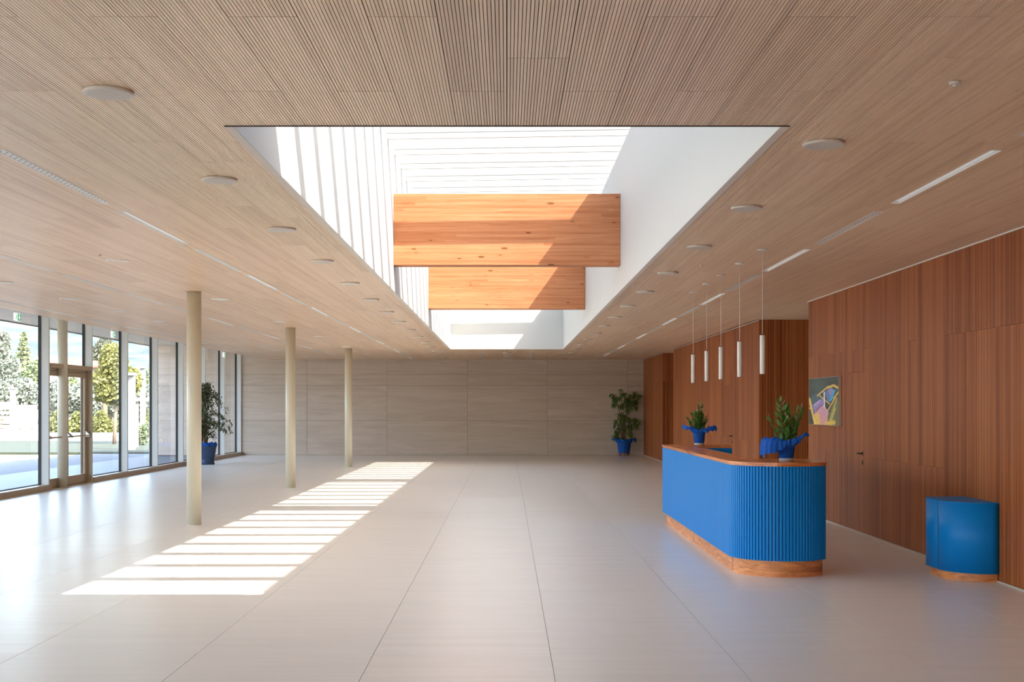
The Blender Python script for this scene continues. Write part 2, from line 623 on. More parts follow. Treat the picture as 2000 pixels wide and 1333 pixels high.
# ------------------------------------------------------------------ wood walls on the right
def wood_wall(name, label, axis, c, a0, a1, back, holes=(), z1=H, sx=-1):
    """axis 'Y': wall plane x=c running in y; axis 'X': wall plane y=c running in x. boards stand on the room side"""
    if axis == 'Y':
        wo = MB().box(c + .014, c + back, a0, a1, 0, 4.3).build(name, M_WALLWOOD)
    else:
        wo = MB().box(a0 + .02, a1, c + .014, c + back, 0, 4.3).build(name, M_WALLWOOD)
    struct(wo, label)
    BW = 0.29
    n = max(1, int(round((a1 - a0) / BW)))
    bw = (a1 - a0) / n
    r = random.Random(name)
    meshes = {}
    for k in range(n):
        p0, p1 = a0 + k * bw, a0 + (k + 1) * bw
        cuts = [0.02, 2.4, z1] if (k % 2 == 0) != (r.random() < .2) else [0.02, 1.0, z1 - .0]
        if not (cuts[1] == 2.4 or cuts[1] == 1.0): pass
        segs = [(p0, p1, cuts[q], cuts[q + 1]) for q in range(2)]
        out = []
        for s in segs:
            todo = [s]
            for (h0, h1, hz) in holes:
                nx = []
                for (q0, q1, za, zb) in todo:
                    if q1 <= h0 + 1e-6 or q0 >= h1 - 1e-6 or za >= hz - 1e-6:
                        nx.append((q0, q1, za, zb)); continue
                    if zb > hz: nx.append((max(q0, h0), min(q1, h1), hz, zb))
                    if q0 < h0: nx.append((q0, h0, za, zb))
                    if q1 > h1: nx.append((h1, q1, za, zb))
                todo = nx
            out += todo
        for (q0, q1, za, zb) in out:
            if q1 - q0 < .012 or zb - za < .012: continue
            key = (round(q1 - q0, 4), round(zb - za, 4))
            if key not in meshes:
                w_, h_ = q1 - q0, zb - za
                e = .0012
                if axis == 'Y':
                    meshes[key] = MB().box(0, .016, e, w_ - e, e, h_ - e).mesh('board', M_WALLWOOD)
                else:
                    meshes[key] = MB().box(e, w_ - e, 0, .016, e, h_ - e).mesh('board', M_WALLWOOD)
            put('board', meshes[key], wo, (c, q0, za) if axis == 'Y' else (q0, c, za))
    return wo


D2 = (15.87, 16.60)
D3 = (25.36, 26.20)
wr = wood_wall('wall_right', 'near right wall of warm brown wood boards with flush door', 'Y', XR, 10.3, 18.78, .3, [(D2[0] - .004, D2[1] + .004, 2.104)])
struct(MB().box(XR, XR + .3, YF, 10.298, 0, 4.3).build('wall_right_front', M_WALLWOOD))
wood_wall('wall_corridor', 'darker wood wall across the corridor opening', 'X', 22.7, XR2, 8.8, .25)
wood_wall('wall_right_middle', 'middle right wall of brown wood boards behind the desk', 'Y', XR2, 22.95, 34.4, .3, [(D3[0] - .004, D3[1] + .004, 2.104)])
wood_wall('wall_corridor_far', 'narrow dark wood wall in the far recess', 'X', 36.8, XR2, 8.0, .25)
wood_wall('wall_right_far', 'farthest right wall of brown wood boards next to stone wall', 'Y', XR2, 37.05, YB - .01, .3)
struct(MB().box(XR2, XR2 + .019, 22.717, 22.95, 0, H).build('wall_corridor_end', M_WALLWOOD))
struct(MB().box(XR2, XR2 + .019, 36.817, 37.05, 0, H).build('wall_corridor_far_end', M_WALLWOOD))
# corridor sides
struct(MB().box(XR + .3, 8.8, 18.5, 18.78, 0, 4.3).build('wall_corridor_side', M_WHITE))
struct(MB().box(8.8, 9.0, 18.5, 22.95, 0, 4.3).build('wall_corridor_back', M_WHITE))
struct(MB().box(XR2 + .3, 8.0, 34.1, 34.38, 0, 4.3).build('wall_far_corridor_side', M_WHITE))
struct(MB().box(8.0, 8.2, 34.1, 37.05, 0, 4.3).build('wall_far_corridor_back', M_WHITE))
# pale shadow-gap trims
n_tr = 0
for (x, y0, y1) in [(XR, 4, 18.78), (XR2, 22.7, 34.4), (XR2, 36.8, YB - .02)]:
    n_tr += 1
    struct(MB().box(x - .014, x + .002, y0, y1, H - .012, H - .001).build('trim_%d' % n_tr, M_FIX))
    n_tr += 1
    struct(MB().box(x - .006, x + .002, y0, y1, 0.0005, .018).build('trim_%d' % n_tr, M_STONE))
struct(MB().box(-9.3, XR + .3, YF - .2, YF, 3.2, 4.3).box(-1.2, XR + .3, YF - .2, YF, 0, 3.2).build('wall_front', M_STONE))
wf = struct(put('window_added_front', None, None, (-2.2, YF, 0)), 'added unseen glazing behind the camera that lights the near floor')  # unseen glazing added to light the near floor and ceiling
for k in range(5):
    xa = -9.2 + k * 1.98
    MB().box(xa - .04, xa + .04, YF - .2, YF - .02, 0, 3.2).build('mullion', M_MULL, wf)
    if k < 4: MB().box(xa + .04, xa + 1.94, YF - .12, YF - .11, .02, 3.2).build('pane', M_GLASS, wf)

# flush doors in the wood wall
def wood_door(name, x, y0, y1, label):
    d = struct(put(name, None, None, (x, y0, 0)), label)
    MB().box(x, x + .013, y0, y1, .006, 2.1).build('door_leaf', M_WALLWOOD, d)
    hd = MB()
    yh = y0 + .055
    hd.box(x - .006, x, yh - .016, yh + .016, 1.02, 1.07)
    hd.tube([(x - .001, yh, 1.045), (x - .05, yh, 1.045)], .009, 8)
    hd.tube([(x - .05, yh - .008, 1.045), (x - .05, yh + .12, 1.045)], .009, 8)
    hd.build('door_handle', M_BLACK, d)
    MB().box(x - .007, x, yh - .013, yh + .013, .90, .955).build('lock_plate', M_BLACK, d)
    return d


wood_door('door_2', XR, D2[0], D2[1], 'flush wood door with black lever handle beside the framed print')
wood_door('door_3', XR2, D3[0], D3[1], 'flush wood door with black handle behind the desk')

# ------------------------------------------------------------------ ceiling
ce = put('ceiling', None, None, (0, 0, H))
struct(ce, 'grooved pale wood slat ceiling')
bk = MB()
for (x0, x1, y0, y1) in [(XCE, -SX - .03, YF, YB), (SX + .03, 8.9, YF, YB), (-SX - .03, SX + .03, YF, SY0 - .02), (-SX - .03, SX + .03, SY1 + .02, YB)]:
    bk.box(x0, x1, y0, y1, H + .075, H + .1)
bk.build('backing_board', M_GROOVE, ce)

SLOTX = [-7.67, -5.40, -3.175, 3.07]
SLOTW = .0755
P0, PT = 7.70, 2.43          # first fixture start, spacing
P = .016


def panel_mb(x0, x1, y0, y1, m=None):
    """slatted panel: bars with open grooves, dark groove floor. cut on the global 16 mm pitch"""
    m = m or MB()
    k = math.floor(x0 / P)
    xa, xb = (x0 + .0016, x1 - .0016) if x1 - x0 > .02 else (x0, x1)
    m.add([(xa, y0, H + .0085), (xb, y0, H + .0085), (xb, y1, H + .0085), (xa, y1, H + .0085)], [(3, 2, 1, 0)], 1)
    while k * P < x1:
        a, b = max(x0 + .0024, k * P + .0016), min(x1 - .0024, (k + 1) * P - .0016)
        if b - a > .002:
            # open-backed bar: underside and two flanks
            m.add([(a, y0, H + .0085), (a, y0, H), (b, y0, H), (b, y0, H + .0085), (a, y1, H + .0085), (a, y1, H), (b, y1, H), (b, y1, H + .0085)],
                  [(0, 1, 5, 4), (1, 2, 6, 5), (2, 3, 7, 6), (0, 3, 2, 1)], 0)
        k += 1
    return m


PW = .288
edges = []
k0 = math.floor(XCE / PW)
x = k0 * PW + .0
while x < 8.8:
    edges.append(x); x += PW
intervals = []
for e in edges:
    a, b = max(e, XCE), min(e + PW, 8.8)
    cuts = [a, b]
    for sx_ in SLOTX:
        for q in (sx_ - SLOTW / 2, sx_ + SLOTW / 2):
            if a < q < b: cuts.append(q)
    for q in (-SX - .03, SX + .03):
        if a < q < b: cuts.append(q)
    cuts.sort()
    for p, q in zip(cuts[:-1], cuts[1:]):
        mid = (p + q) / 2
        if any(abs(mid - sx_) < SLOTW / 2 - .001 for sx_ in SLOTX) : continue
        if q - p > .004:
            intervals.append((p, q, int(round(e / PW))))
plist = []
YJ = 5.07
for (a, b, idx) in intervals:
    mid = (a + b) / 2
    if mid > XR:
        ranges = [(18.78, 22.7)] if True else []
        ranges.append((34.4, 36.8))
    elif abs(mid) < SX + .03:
        ranges = [(2.4, SY0 - .02), (SY1 + .02, YB)]
    else:
        ranges = [(2.4, YB)]
    off = (0, 1.2)[idx % 2] if idx % 7 else .6
    y = YJ - 2.4 * 3 + off
    while y < YB:
        for (r0, r1) in ranges:
            p, q = max(y, r0), min(y + 2.4, r1)
            if q - p > .02: plist.append((a, b, p, q))
        y += 2.4


def area(p):
    a, b, y0, y1 = p
    y0c = max(y0, 4.85)
    if y1 <= y0c: return 0
    xm = (a + b) / 2
    A = 0
    for yy in (y0c + .1, (y0c + y1) / 2, y1 - .1):
        px = 990 + xm / yy * 2400
        if -20 < px < 2020: A += 1
    return A / 3 * (b - a) * (1 / y0c ** 1 - 1 / y1) / ((y0c + y1) / 2)


plist.sort(key=area, reverse=True)
cache = {}
for (a, b, y0, y1) in plist[:290]:
    k = a / P - math.floor(a / P)
    key = (round(k, 3), round(b - a, 4), round(y1 - y0, 3))
    if key not in cache:
        base_x = k * P
        cache[key] = panel_mb(base_x, base_x + b - a, 0.003, y1 - y0 - .003).mesh('ceiling_panel', [M_CEIL, M_GROOVE], (base_x, 0, H))
    put('ceiling_panel', cache[key], ce, (a, y0, H))
rest = MB()
tone = []
for (a, b, y0, y1) in plist[290:]:
    n0 = len(rest.f)
    panel_mb(a, b, y0 + .003, y1 - .003, rest)
    tone += [rng.random()] * (len(rest.f) - n0)
o = rest.build('ceiling_panel', [M_CEIL, M_GROOVE], ce, tone=tone)
o['kind'] = 'stuff'

# linear fixtures in the slots: recessed light channels (A) and slotted air diffusers (B)
ROWN = {-7.67: 'row nearest the windows', -5.40: 'second row from the windows', -3.175: 'row between columns and skylight', 3.07: 'row right of the skylight'}


def light_mb(x, y0, y1):
    m = MB()
    hw = .037
    m.box(x - hw, x - hw + .004, y0, y1, H - .002, H + .07)
    m.box(x + hw - .004, x + hw, y0, y1, H - .002, H + .07)
    m.box(x - hw + .004, x + hw - .004, y0, y0 + .004, H - .002, H + .07)
    m.box(x - hw + .004, x + hw - .004, y1 - .004, y1, H - .002, H + .07)
    return m


def lens_mb(x, y0, y1):
    return MB().box(x - .033, x + .033, y0 + .004, y1 - .004, H + .018, H + .028)


def vent_plate_mb(x, y0, y1):
    m = MB()
    m.box(x - .037, x + .037, y0, y1, H + .000, H + .008)
    m.box(x - .037, x - .030, y0, y1, H - .002, H + .004)
    m.box(x + .030, x + .037, y0, y1, H - .002, H + .004)
    m.box(x - .003, x + .003, y0, y1, H - .001, H + .001)
    return m


def vent_slot_mb(x, y0, y1):
    m = MB()
    y = y0 + .03
    while y < y1 - .07:
        for dx in (-.016, .016):
            yy = y + (.03 if dx > 0 else 0)
            m.box(x + dx - .0045, x + dx + .0045, yy, yy + .026, H - .0006, H + .0015)
        y += .075
    return m


LEN = 2.03
lm = [f(0, 0, LEN).mesh(nm, mt, (0, 0, H)) for f, nm, mt in ((light_mb, 'housing', M_FIX), (lens_mb, 'diffuser', M_LENS), (vent_plate_mb, 'grille', M_FIX), (vent_slot_mb, 'slot', M_SLOT))]
for sx_ in SLOTX:
    prev = 2.4
    nl = nv = 0
    kstart = -1 if abs(sx_) < 4 else (2 if sx_ > -6 else 4)
    for k in range(-2, 14):
        y0 = P0 + PT * k
        y1 = y0 + LEN
        if y1 > YB - .2: break
        if k < kstart: continue
        # infill strip before the fixture
        if y0 - prev > .02:
            a, b = sx_ - SLOTW / 2, sx_ + SLOTW / 2
            panel_mb(a, b, prev + .001, y0 - .001).build('infill_strip', [M_CEIL, M_GROOVE], ce)
        prev = y1
        isA = (k % 2 == 0) if sx_ in (3.07, -5.40) else (k % 2 != 0)
        if isA:
            nl += 1
            t = thing('linear_light', 'long white recessed light channel, %s from the camera in the %s' % (ORD[nl - 1], ROWN[sx_]), 'ceiling light', (sx_, y0, H), 'recessed linear lights')
            put('housing', lm[0], t, (sx_, y0, H)); put('diffuser', lm[1], t, (sx_, y0, H))
        else:
            nv += 1
            t = thing('air_vent', 'long white slotted air grille, %s from the camera in the %s' % (ORD[nv - 1], ROWN[sx_]), 'air vent', (sx_, y0, H), 'linear air grilles')
            put('grille', lm[2], t, (sx_, y0, H))
            put('slots', lm[3], t, (sx_, y0, H))['kind'] = 'stuff'
    a, b = sx_ - SLOTW / 2, sx_ + SLOTW / 2
    panel_mb(a, b, prev + .001, YB).build('infill_strip', [M_CEIL, M_GROOVE], ce)
# two short rows beyond the skylight, mounted flush under the slats
for xx, side in ((-.79, 'left'), (.79, 'right')):
    t = thing('air_vent', 'short white grille strip beyond the skylight, %s of the middle speakers' % side, 'air vent', (xx, 36.5, H), 'linear air grilles')
    MB().box(xx - .037, xx + .037, 36.5, 38.5, H - .006, H - .001).build('frame', M_FIX, t)
    m = MB()
    for q in (-.015, .015): m.box(xx + q - .005, xx + q + .005, 36.55, 38.45, H - .0075, H - .006)
    m.build('slots', M_SLOT, t)['kind'] = 'stuff'
    t = thing('linear_light', 'short white light strip closest to the stone wall, %s of the middle speakers' % side, 'ceiling light', (xx, 38.9, H), 'recessed linear lights')
    MB().box(xx - .037, xx + .037, 38.9, 40.9, H - .006, H - .001).build('frame', M_FIX, t)
    MB().box(xx - .028, xx + .028, 38.95, 40.85, H - .008, H - .006).build('diffuser', M_WHITE, t)

# round fixtures
R = .125
spk_body = MB().lathe([(R * .98, -.018), (R, -.014), (R, -.001)], n=36).mesh('rim', M_SPK)
spk_body.polygons[len(spk_body.polygons) - 2].material_index = 0
m = MB().lathe([(R * .93, -.0195), (R * .93, -.017)], n=36)
spk_grille = m.mesh('grille', M_SPK)
m = MB()
for ring_i in range(1, 8):
    rr = R * .9 * ring_i / 8
    cnt = int(6 * ring_i)
    for q in range(cnt):
        a = 2 * PI * q / cnt
        cx_, cy_ = rr * math.cos(a), rr * math.sin(a)
        s = .0022
        m.add([(cx_ - s, cy_ - s, -.0199), (cx_ - s, cy_ + s, -.0199), (cx_ + s, cy_ + s, -.0199), (cx_ + s, cy_ - s, -.0199)], [(0, 1, 2, 3)])
spk_holes = m.mesh('perforation', M_SLOT)
m = MB()
vs_, fs_ = [], []
N = 36
prof = [(R * .80, -.001), (R * .80, -.010), (R * .86, -.012), (R, -.010), (R, -.001)]
m.lathe(prof, n=N, capb=False, capt=False)
ring_mesh = m.mesh('ring', M_FIX)


def speaker(x, y, label, kind='speaker'):
    z = H
    if kind == 'speaker':
        t = thing('ceiling_speaker', label, 'speaker', (x, y, z), 'round ceiling speakers')
        put('rim', spk_body, t, (x, y, z))
        put('grille', spk_grille, t, (x, y, z))
        if y < 14: put('perforation', spk_holes, t, (x, y, z))['kind'] = 'stuff'
    else:
        t = thing('ceiling_ring_light', label, 'ceiling light', (x, y, z), 'round ring lights')
        put('ring', ring_mesh, t, (x, y, z))
        MB().lathe([(R * .8, -.004), (R * .8, -.001)], x, y, z, 24).build('cover', M_CEIL if kind == 'ring' else M_FIX, t)


for k in range(15):
    speaker(-2.03, 6.26 + 2.42 * k, 'round perforated ceiling speaker, %s from the camera along the left skylight edge' % ORD[k])
for k in range(14):
    speaker(1.93, 7.49 + 2.41 * k, 'round perforated ceiling speaker, %s from the camera along the right skylight edge' % ORD[k])
for k in range(3):
    speaker(0, 36.5 + 2.2 * k, 'round ceiling speaker in the middle beyond the skylight, %s from the camera' % ORD[k])
for k in range(6):
    speaker(-4.28, 13.5 + 4.83 * k, 'round white ring light, %s from the camera in the row of the columns' % ORD[k], 'ring' if k == 0 else 'plain')
for k in range(11):
    speaker(-6.52, 15.87 + 2.4 * k, 'round white flush light, %s from the camera between columns and windows' % ORD[k], 'plain')
for i, (x, y, lb) in enumerate([(2.216, 6.08, 'small round smoke detector near the upper right'), (2.21, 13.95, 'tiny round sensor right of the right speaker row'),
                                (1.66, 16.2, 'tiny round sensor close to the right skylight edge'), (-4.31, 13.0, 'tiny round sensor beside the nearest ring light')]):
    t = thing('ceiling_sensor', lb, 'sensor', (x, y, H))
    r_ = .028 if i == 0 else .018
    MB().lathe([(r_ * .8, -.016), (r_, -.01), (r_, -.001)], x, y, H, 20).build('base', M_SPK, t)
    MB().lathe([(r_ * .3, -.024), (r_ * .4, -.016)], x, y, H, 12).build('lens', M_FIX, t)

# ------------------------------------------------------------------ skylight shaft
T, TR = 5.5, 5.202
EL = .022
frame_left = MB().box(-SX - .03, -SX, SY0 - .02, SY1 + .02, H, T + .0)
struct(frame_left.build('wall_skylight_left', M_WHITE), 'white left wall of the skylight shaft')
struct(MB().box(SX, SX + .03, SY0 - .02, SY1 + .02, H, TR).build('wall_skylight_right', M_WHITE), 'white right wall of the skylight shaft')
struct(MB().box(-SX, SX, SY0 - .02, SY0, H, 5.42).build('wall_skylight_front', M_WHITE))
struct(MB().box(-SX, SX, SY1, SY1 + .02, H, T).build('wall_skylight_back', M_WHITE), 'white end wall of the skylight shaft')
# outer upstand and roof
struct(MB().box(-SX - .3, -SX - .03, SY0 - .3, SY1 + .3, 4.3, T).build('wall_upstand_left', M_CONC))
struct(MB().box(SX + .03, SX + .3, SY0 - .3, SY1 + .3, 4.3, TR).build('wall_upstand_right', M_CONC))
struct(MB().box(-SX - .3, SX + .3, SY0 - .3, SY0 - .021, 4.3, 5.42).build('wall_upstand_front', M_CONC))
ro = MB()
for (x0, x1, y0, y1) in [(-12.2, -SX - .03, YF - 1, YB + 1.2), (SX + .03, 10, YF - 1, YB + 1.2), (-SX - .03, SX + .03, YF - 1, SY0 - .02), (-SX - .03, SX + .03, SY1 + .02, YB + 1.2)]:
    ro.box(x0, x1, y0, y1, 4.0, 4.3)
struct(ro.build('trim_roof_slab', M_CONC))
# shadow line frame round the opening
op = struct(put('trim_skylight', None, None, (0, SY0, H)), 'thin pale frame round the skylight opening')
MB().box(-SX - .05, SX + .05, SY0 - .03, SY0 - .018, H - .005, H - .0005).build('edge_strip', M_GROOVE, op)
MB().box(-SX - .052, -SX - .001, SY0 - .018, SY1 + .018, H - .004, H - .0005).build('edge_strip', M_SPK, op)
MB().box(SX + .001, SX + .052, SY0 - .018, SY1 + .018, H - .004, H - .0005).build('edge_strip', M_SPK, op)
MB().box(-SX - .05, SX + .05, SY1 + .002, SY1 + .03, H - .004, H - .0005).build('edge_strip', M_SPK, op)

# white fins across the skylight, roof falls slightly to the left
skt = thing('skylight', 'long roof skylight with white cross fins above the shaft', 'skylight', (0, SY0, 5.18))
FH, FW = .27, .04
ZBL, ZBR = 5.16, 5.21


def slab_x(y0, y1, dz0, dz1, x0=-SX + .004, x1=SX + .28):
    # fins and panes run on over the lower right kerb
    m = MB()
    ZBR_ = ZBL + (ZBR - ZBL) * (x1 - x0) / (2 * SX)
    m.add([(x0, y0, ZBL + dz0), (x1, y0, ZBR_ + dz0), (x1, y1, ZBR_ + dz0), (x0, y1, ZBL + dz0),
           (x0, y0, ZBL + dz1), (x1, y0, ZBR_ + dz1), (x1, y1, ZBR_ + dz1), (x0, y1, ZBL + dz1)],
          [(0, 3, 2, 1), (4, 5, 6, 7), (0, 1, 5, 4), (1, 2, 6, 5), (2, 3, 7, 6), (3, 0, 4, 7)])
    return m


fy = [16.1 + 1.008 * k for k in range(-8, 18)]
fin_me = slab_x(0, FW, 0, FH).mesh('fin', M_FIN, (0, 0, 5.18))
lin_me = slab_x(0, .006, .075, .080).mesh('fin_joint', M_LINE, (0, 0, 5.18))
for y in fy:
    f_ = put('fin', fin_me, skt, (0, y, 5.18))
    put('fin_joint', lin_me, f_, (0, y - .0055, 5.18))
pane_me = slab_x(0, .998, FH + .002, FH + .012).mesh('pane', M_SKYGLASS, (0, 0, 5.18))
ylist = [SY0 + .02] + fy + [SY1]
for a, b in zip(ylist[:-1], ylist[1:]):
    if b - a > .9:
        put('pane', pane_me, skt, (0, a + .005, 5.18))
    else:
        slab_x(a + .002, b, FH + .002, FH + .012).build('pane', M_SKYGLASS, skt)

MB().box(SX + .282, SX + .29, SY0, SY1, TR, 5.49).build('side_pane', M_SKYGLASS, skt)
for i, (y, lb) in enumerate([(17.0, 'nearer wide glued timber beam crossing the skylight shaft'), (24.6, 'farther glued timber beam below and behind the first one')]):
    m = MB()
    x0, x1, z0, z1, d, c = -SX + .004, SX - .004, 3.61, 4.60, .24, .006
    m.add([(x0, y + c, z0), (x1, y + c, z0), (x1, y + d, z0), (x0, y + d, z0),
           (x0, y, z0 + c), (x1, y, z0 + c), (x1, y, z1 - c), (x0, y, z1 - c),
           (x0, y + c, z1), (x1, y + c, z1), (x1, y + d, z1), (x0, y + d, z1)],
          [(0, 3, 2, 1), (0, 1, 5, 4), (4, 5, 6, 7), (7, 6, 9, 8), (8, 9, 10, 11), (3, 11, 10, 2), (0, 4, 7, 8, 11, 3), (1, 2, 10, 9, 6, 5)])
    tag(m.build('timber_beam', M_BEAM, origin=(0, y, z0)), lb, 'beam', 'timber beams in the skylight')

# ------------------------------------------------------------------ left facade
struct(MB().box(XCE - .03, XCE, YF, YB, H, 4.0).build('trim_ceiling_edge', M_SPK))
struct(MB().box(-9.4, XCE - .03, YF, YB, ZS, 4.0).build('trim_facade_head', M_SPK))
so = struct(put('trim_soffit', None, None, (-10.8, 20, ZS)), 'pale roof soffit outside the windows')
k = 0
y = YF
while y < YB + .2:
    MB().box(-12.2, -9.42, y + .006, min(y + 2.5, YB + .2) - .006, ZS, ZS + .03).build('soffit_board', M_SOFFIT, so, origin=(-10.8, y, ZS))
    y += 2.52
MB().box(-12.2, -9.4, YF, YB + .3, ZS + .03, 4.0).build('soffit_core', M_JOINT, so)
MB().box(-12.24, -12.2, YF - 1, YB + 1.2, ZS - .03, 4.3).build('fascia', M_CONC, so)

XG = -9.235        # glass plane
mul = [24.27 + 2.52 * k for k in range(-11, 8)]
mul = [y for y in mul if y > YF]
mul[-1] = YB - .075
bays = list(zip([YF] + mul[:-1], mul))
DB = None
for i, (a, b) in enumerate(bays):
    door = abs(a - 24.27) < .01
    if door: DB = (a, b)
    wn_ = struct(put('window_%d' % (i + 1), None, None, (XG, a, 0)), None)
    if door:
        wn_['label'] = 'glazing over the glass double door'
    z0 = 2.52 if door else .11
    MB().box(XG - .008, XG + .008, a + .02, b - .02, z0 + .01, ZS).build('pane', M_GLASS, wn_)
    # mullion on the far side of the bay
    MB().box(XL - .15, XL, b, b + .06, (0 if door or i + 1 < len(bays) and abs(b - 24.27) < .01 else .11), ZS).build('mullion', M_MULL, wn_)
    MB().box(XG - .02, XL - .15, b - .012, b + .06, z0, ZS).build('gasket', M_GASKET, wn_)
    if not door:
        m = MB()
        m.box(XG - .1, -9.02, a + (.0 if i == 0 else .06), b + (.06 if abs(b - 24.27) > .01 else .06), 0, .11)
        m.build('sill', M_FRAME, wn_)
        MB().box(XG - .01, XG + .03, a + .06, b - .012, .11, .125).build('glazing_bead', M_GASKET, wn_)

# glass double door
a, b = DB
d1 = struct(put('door_1', None, None, (-9.15, a, 0)), 'sand coloured glass double door with push bars')
a += .06
xf0, xf1 = -9.27, -9.16
fm = MB()
fm.box(xf0, -9.03, a, b, 2.43, 2.52)                 # transom ledge
fm.box(xf0, xf1, a, a + .05, 0, 2.43)
fm.box(xf0, xf1, b - .05, b, 0, 2.43)
fm.box(xf0, xf1, a + .05, b - .05, 2.38, 2.43)
fm.build('door_frame', M_FRAME, d1)
MB().box(xf0, xf1 + .05, a, b, 0.0, .012).build('threshold', M_FRAME, d1)
MB().box(xf1, -9.05, b - .012, b - .001, .012, 2.43).build('jamb_lining', M_FRAME, d1)
mid = (a + b) / 2
for (p, q, s) in [(a + .055, mid - .004, 'near'), (mid + .004, b - .055, 'far')]:
    lf = MB()
    x0, x1 = xf0 + .02, xf1 + .008
    lf.box(x0, x1, p, p + .09, .02, 2.375)
    lf.box(x0, x1, q - .09, q, .02, 2.375)
    lf.box(x0, x1, p + .09, q - .09, .02, .20)
    lf.box(x0, x1, p + .09, q - .09, 2.28, 2.375)
    lf_o = lf.build('door_leaf', M_FRAME, d1)
    MB().box(x0 + .03, x0 + .042, p + .09, q - .09, .20, 2.28).build('pane', M_GLASS, lf_o)
    MB().box(x0 + .028, x0 + .045, q - .1, q - .09, .2, 2.28).build('gasket', M_GASKET, lf_o)
    pb = MB()
    pb.tube([(x1 + .085, p + .05, 1.03), (x1 + .085, q - .05, 1.03)], .016, 8)
    pb.build('push_bar', M_FRAME, lf_o)
    br = MB()
    for yy in (p + .045, q - .045):
        br.add([(x1, yy - .02, 1.13), (x1, yy + .02, 1.13), (x1, yy + .02, 1.0), (x1, yy - .02, 1.0),
                (x1 + .11, yy - .02, 1.035), (x1 + .11, yy + .02, 1.035), (x1 + .11, yy + .02, 1.01), (x1 + .11, yy - .02, 1.01)],
               [(0, 1, 2, 3), (4, 7, 6, 5), (0, 4, 5, 1), (3, 2, 6, 7), (0, 3, 7, 4), (1, 5, 6, 2)])
    br.build('bar_bracket', M_STEEL, lf_o)

# ------------------------------------------------------------------ columns
for (x, y, lb) in [(-4.37, 17.17, 'round cream column nearest the camera'), (-4.40, 25.0, 'round cream column, middle one of the three beside the sunlit floor'),
                   (-4.37, 33.9, 'round cream column closest to the stone wall'), (-9.085, 25.12, 'round cream column standing in front of the glass door')]:
    r_ = .1
    c = thing('column', lb, 'column', (x, y, 0), 'round columns')
    MB().lathe([(r_, .004), (r_, H - .002 if x > -9 else ZS)], x, y, 0, 40).build('shaft', M_COLUMN, c)
    MB().lathe([(r_ + .003, 0), (r_ + .003, .006)], x, y, 0, 40).build('floor_ring', M_SPK, c)

# ------------------------------------------------------------------ exit signs
for (y, lb) in [(20.4, 'green and white exit sign nearest the camera, hung by the windows'), (25.4, 'green and white exit sign hung near the glass door'),
                (35.4, 'smallest green and white exit sign, hung near the tall ficus')]:
    x, z0, z1 = -8.17, 3.085, 3.215
    t = thing('exit_sign', lb, 'sign', (x, y, H), 'exit signs')
    yw = .25
    MB().box(x - .02, x, y, y + yw, z0, z1).build('housing', M_SIGNW, t)
    MB().box(x - .014, x - .006, y + .04, y + .05, z1, H - .001).box(x - .014, x - .006, y + yw - .05, y + yw - .04, z1, H - .001).build('hanger', M_STEEL, t)
    # +x face, seen with y growing to the right
    MB().box(x, x + .002, y + yw * .5, y + yw - .006, z0 + .006, z1 - .006).build('green_field', M_GREEN, t)
    zz = (z0 + z1) / 2
    pm = MB()
    def poly(pts, mi=0):
        pm.add([(x + .0035, y + yy * yw, z0 + q * (z1 - z0)) for yy, q in pts], [tuple(range(len(pts)))], mi)
    # white down arrow on the green half
    poly([(.70, .88), (.78, .88), (.78, .5), (.70, .5)])
    poly([(.60, .52), (.88, .52), (.74, .14)])
    pm.build('arrow', M_SIGNW, t)
    pm = MB()
    # running figure and doorway in green outline on the pale half
    poly([(.04, .10), (.08, .10), (.08, .92), (.04, .92)])
    poly([(.08, .86), (.44, .86), (.44, .92), (.08, .92)])
    poly([(.24, .70), (.32, .70), (.32, .82), (.24, .82)])
    poly([(.20, .46), (.30, .42), (.34, .66), (.22, .68)])
    poly([(.30, .60), (.42, .52), (.43, .58), (.32, .68)])
    poly([(.20, .46), (.27, .44), (.20, .14), (.12, .14)])
    poly([(.26, .44), (.30, .42), (.40, .30), (.38, .16), (.33, .16)])
    pm.build('pictogram', M_GREEN, t)

# ------------------------------------------------------------------ reception desk
CX, CY, CR = 2.72, 12.32, .505
XDL, XDR, YDF = 2.215, 3.12, 17.5
ANG_END = math.asin((XDR - CX) / CR)


def desk_outline(off, xr_off=None, back=.36, na=28):
    """outer face moved out by off; closed polygon of the C-shaped plan"""
    xo = off if xr_off is None else xr_off
    r = CR + off
    pts = [(CX - r, YDF + off)]
    a_end = math.asin((XDR + xo - CX) / r)
    for i in range(na + 1):
        a = PI + (PI / 2 + a_end) * i / na
        pts.append((CX + r * math.cos(a), CY + r * math.sin(a)))
    y_b = 12.72 - off * 0
    pts += [(XDR + xo, y_b), (XDL + back, y_b), (XDL + back, 17.15), (3.14 + off, 17.15), (3.14 + off, YDF + off)]
    return pts


desk = thing('reception_desk', 'curved blue fluted reception desk with wooden top and plinth', 'reception desk', (2.6, 14.6, 0))
pl = MB().prism(desk_outline(-.05, -.02), 0, .165).build('plinth', M_PLINTH, desk)
MB().box(2.2638, 2.2655, 14.898, 14.902, .002, .164).build('plinth_joint', M_GROOVE, pl)
MB().box(2.2638, 2.2655, 12.33, 12.333, .002, .164).build('plinth_joint', M_GROOVE, pl)
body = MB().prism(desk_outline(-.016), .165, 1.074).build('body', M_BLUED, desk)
tp = MB().prism(desk_outline(.006), 1.088, 1.110, smooth=False).build('worktop', M_DESKTOP, desk)
MB().prism(desk_outline(.0), 1.074, 1.0868).build('lower_board', M_DESKTOP, tp)
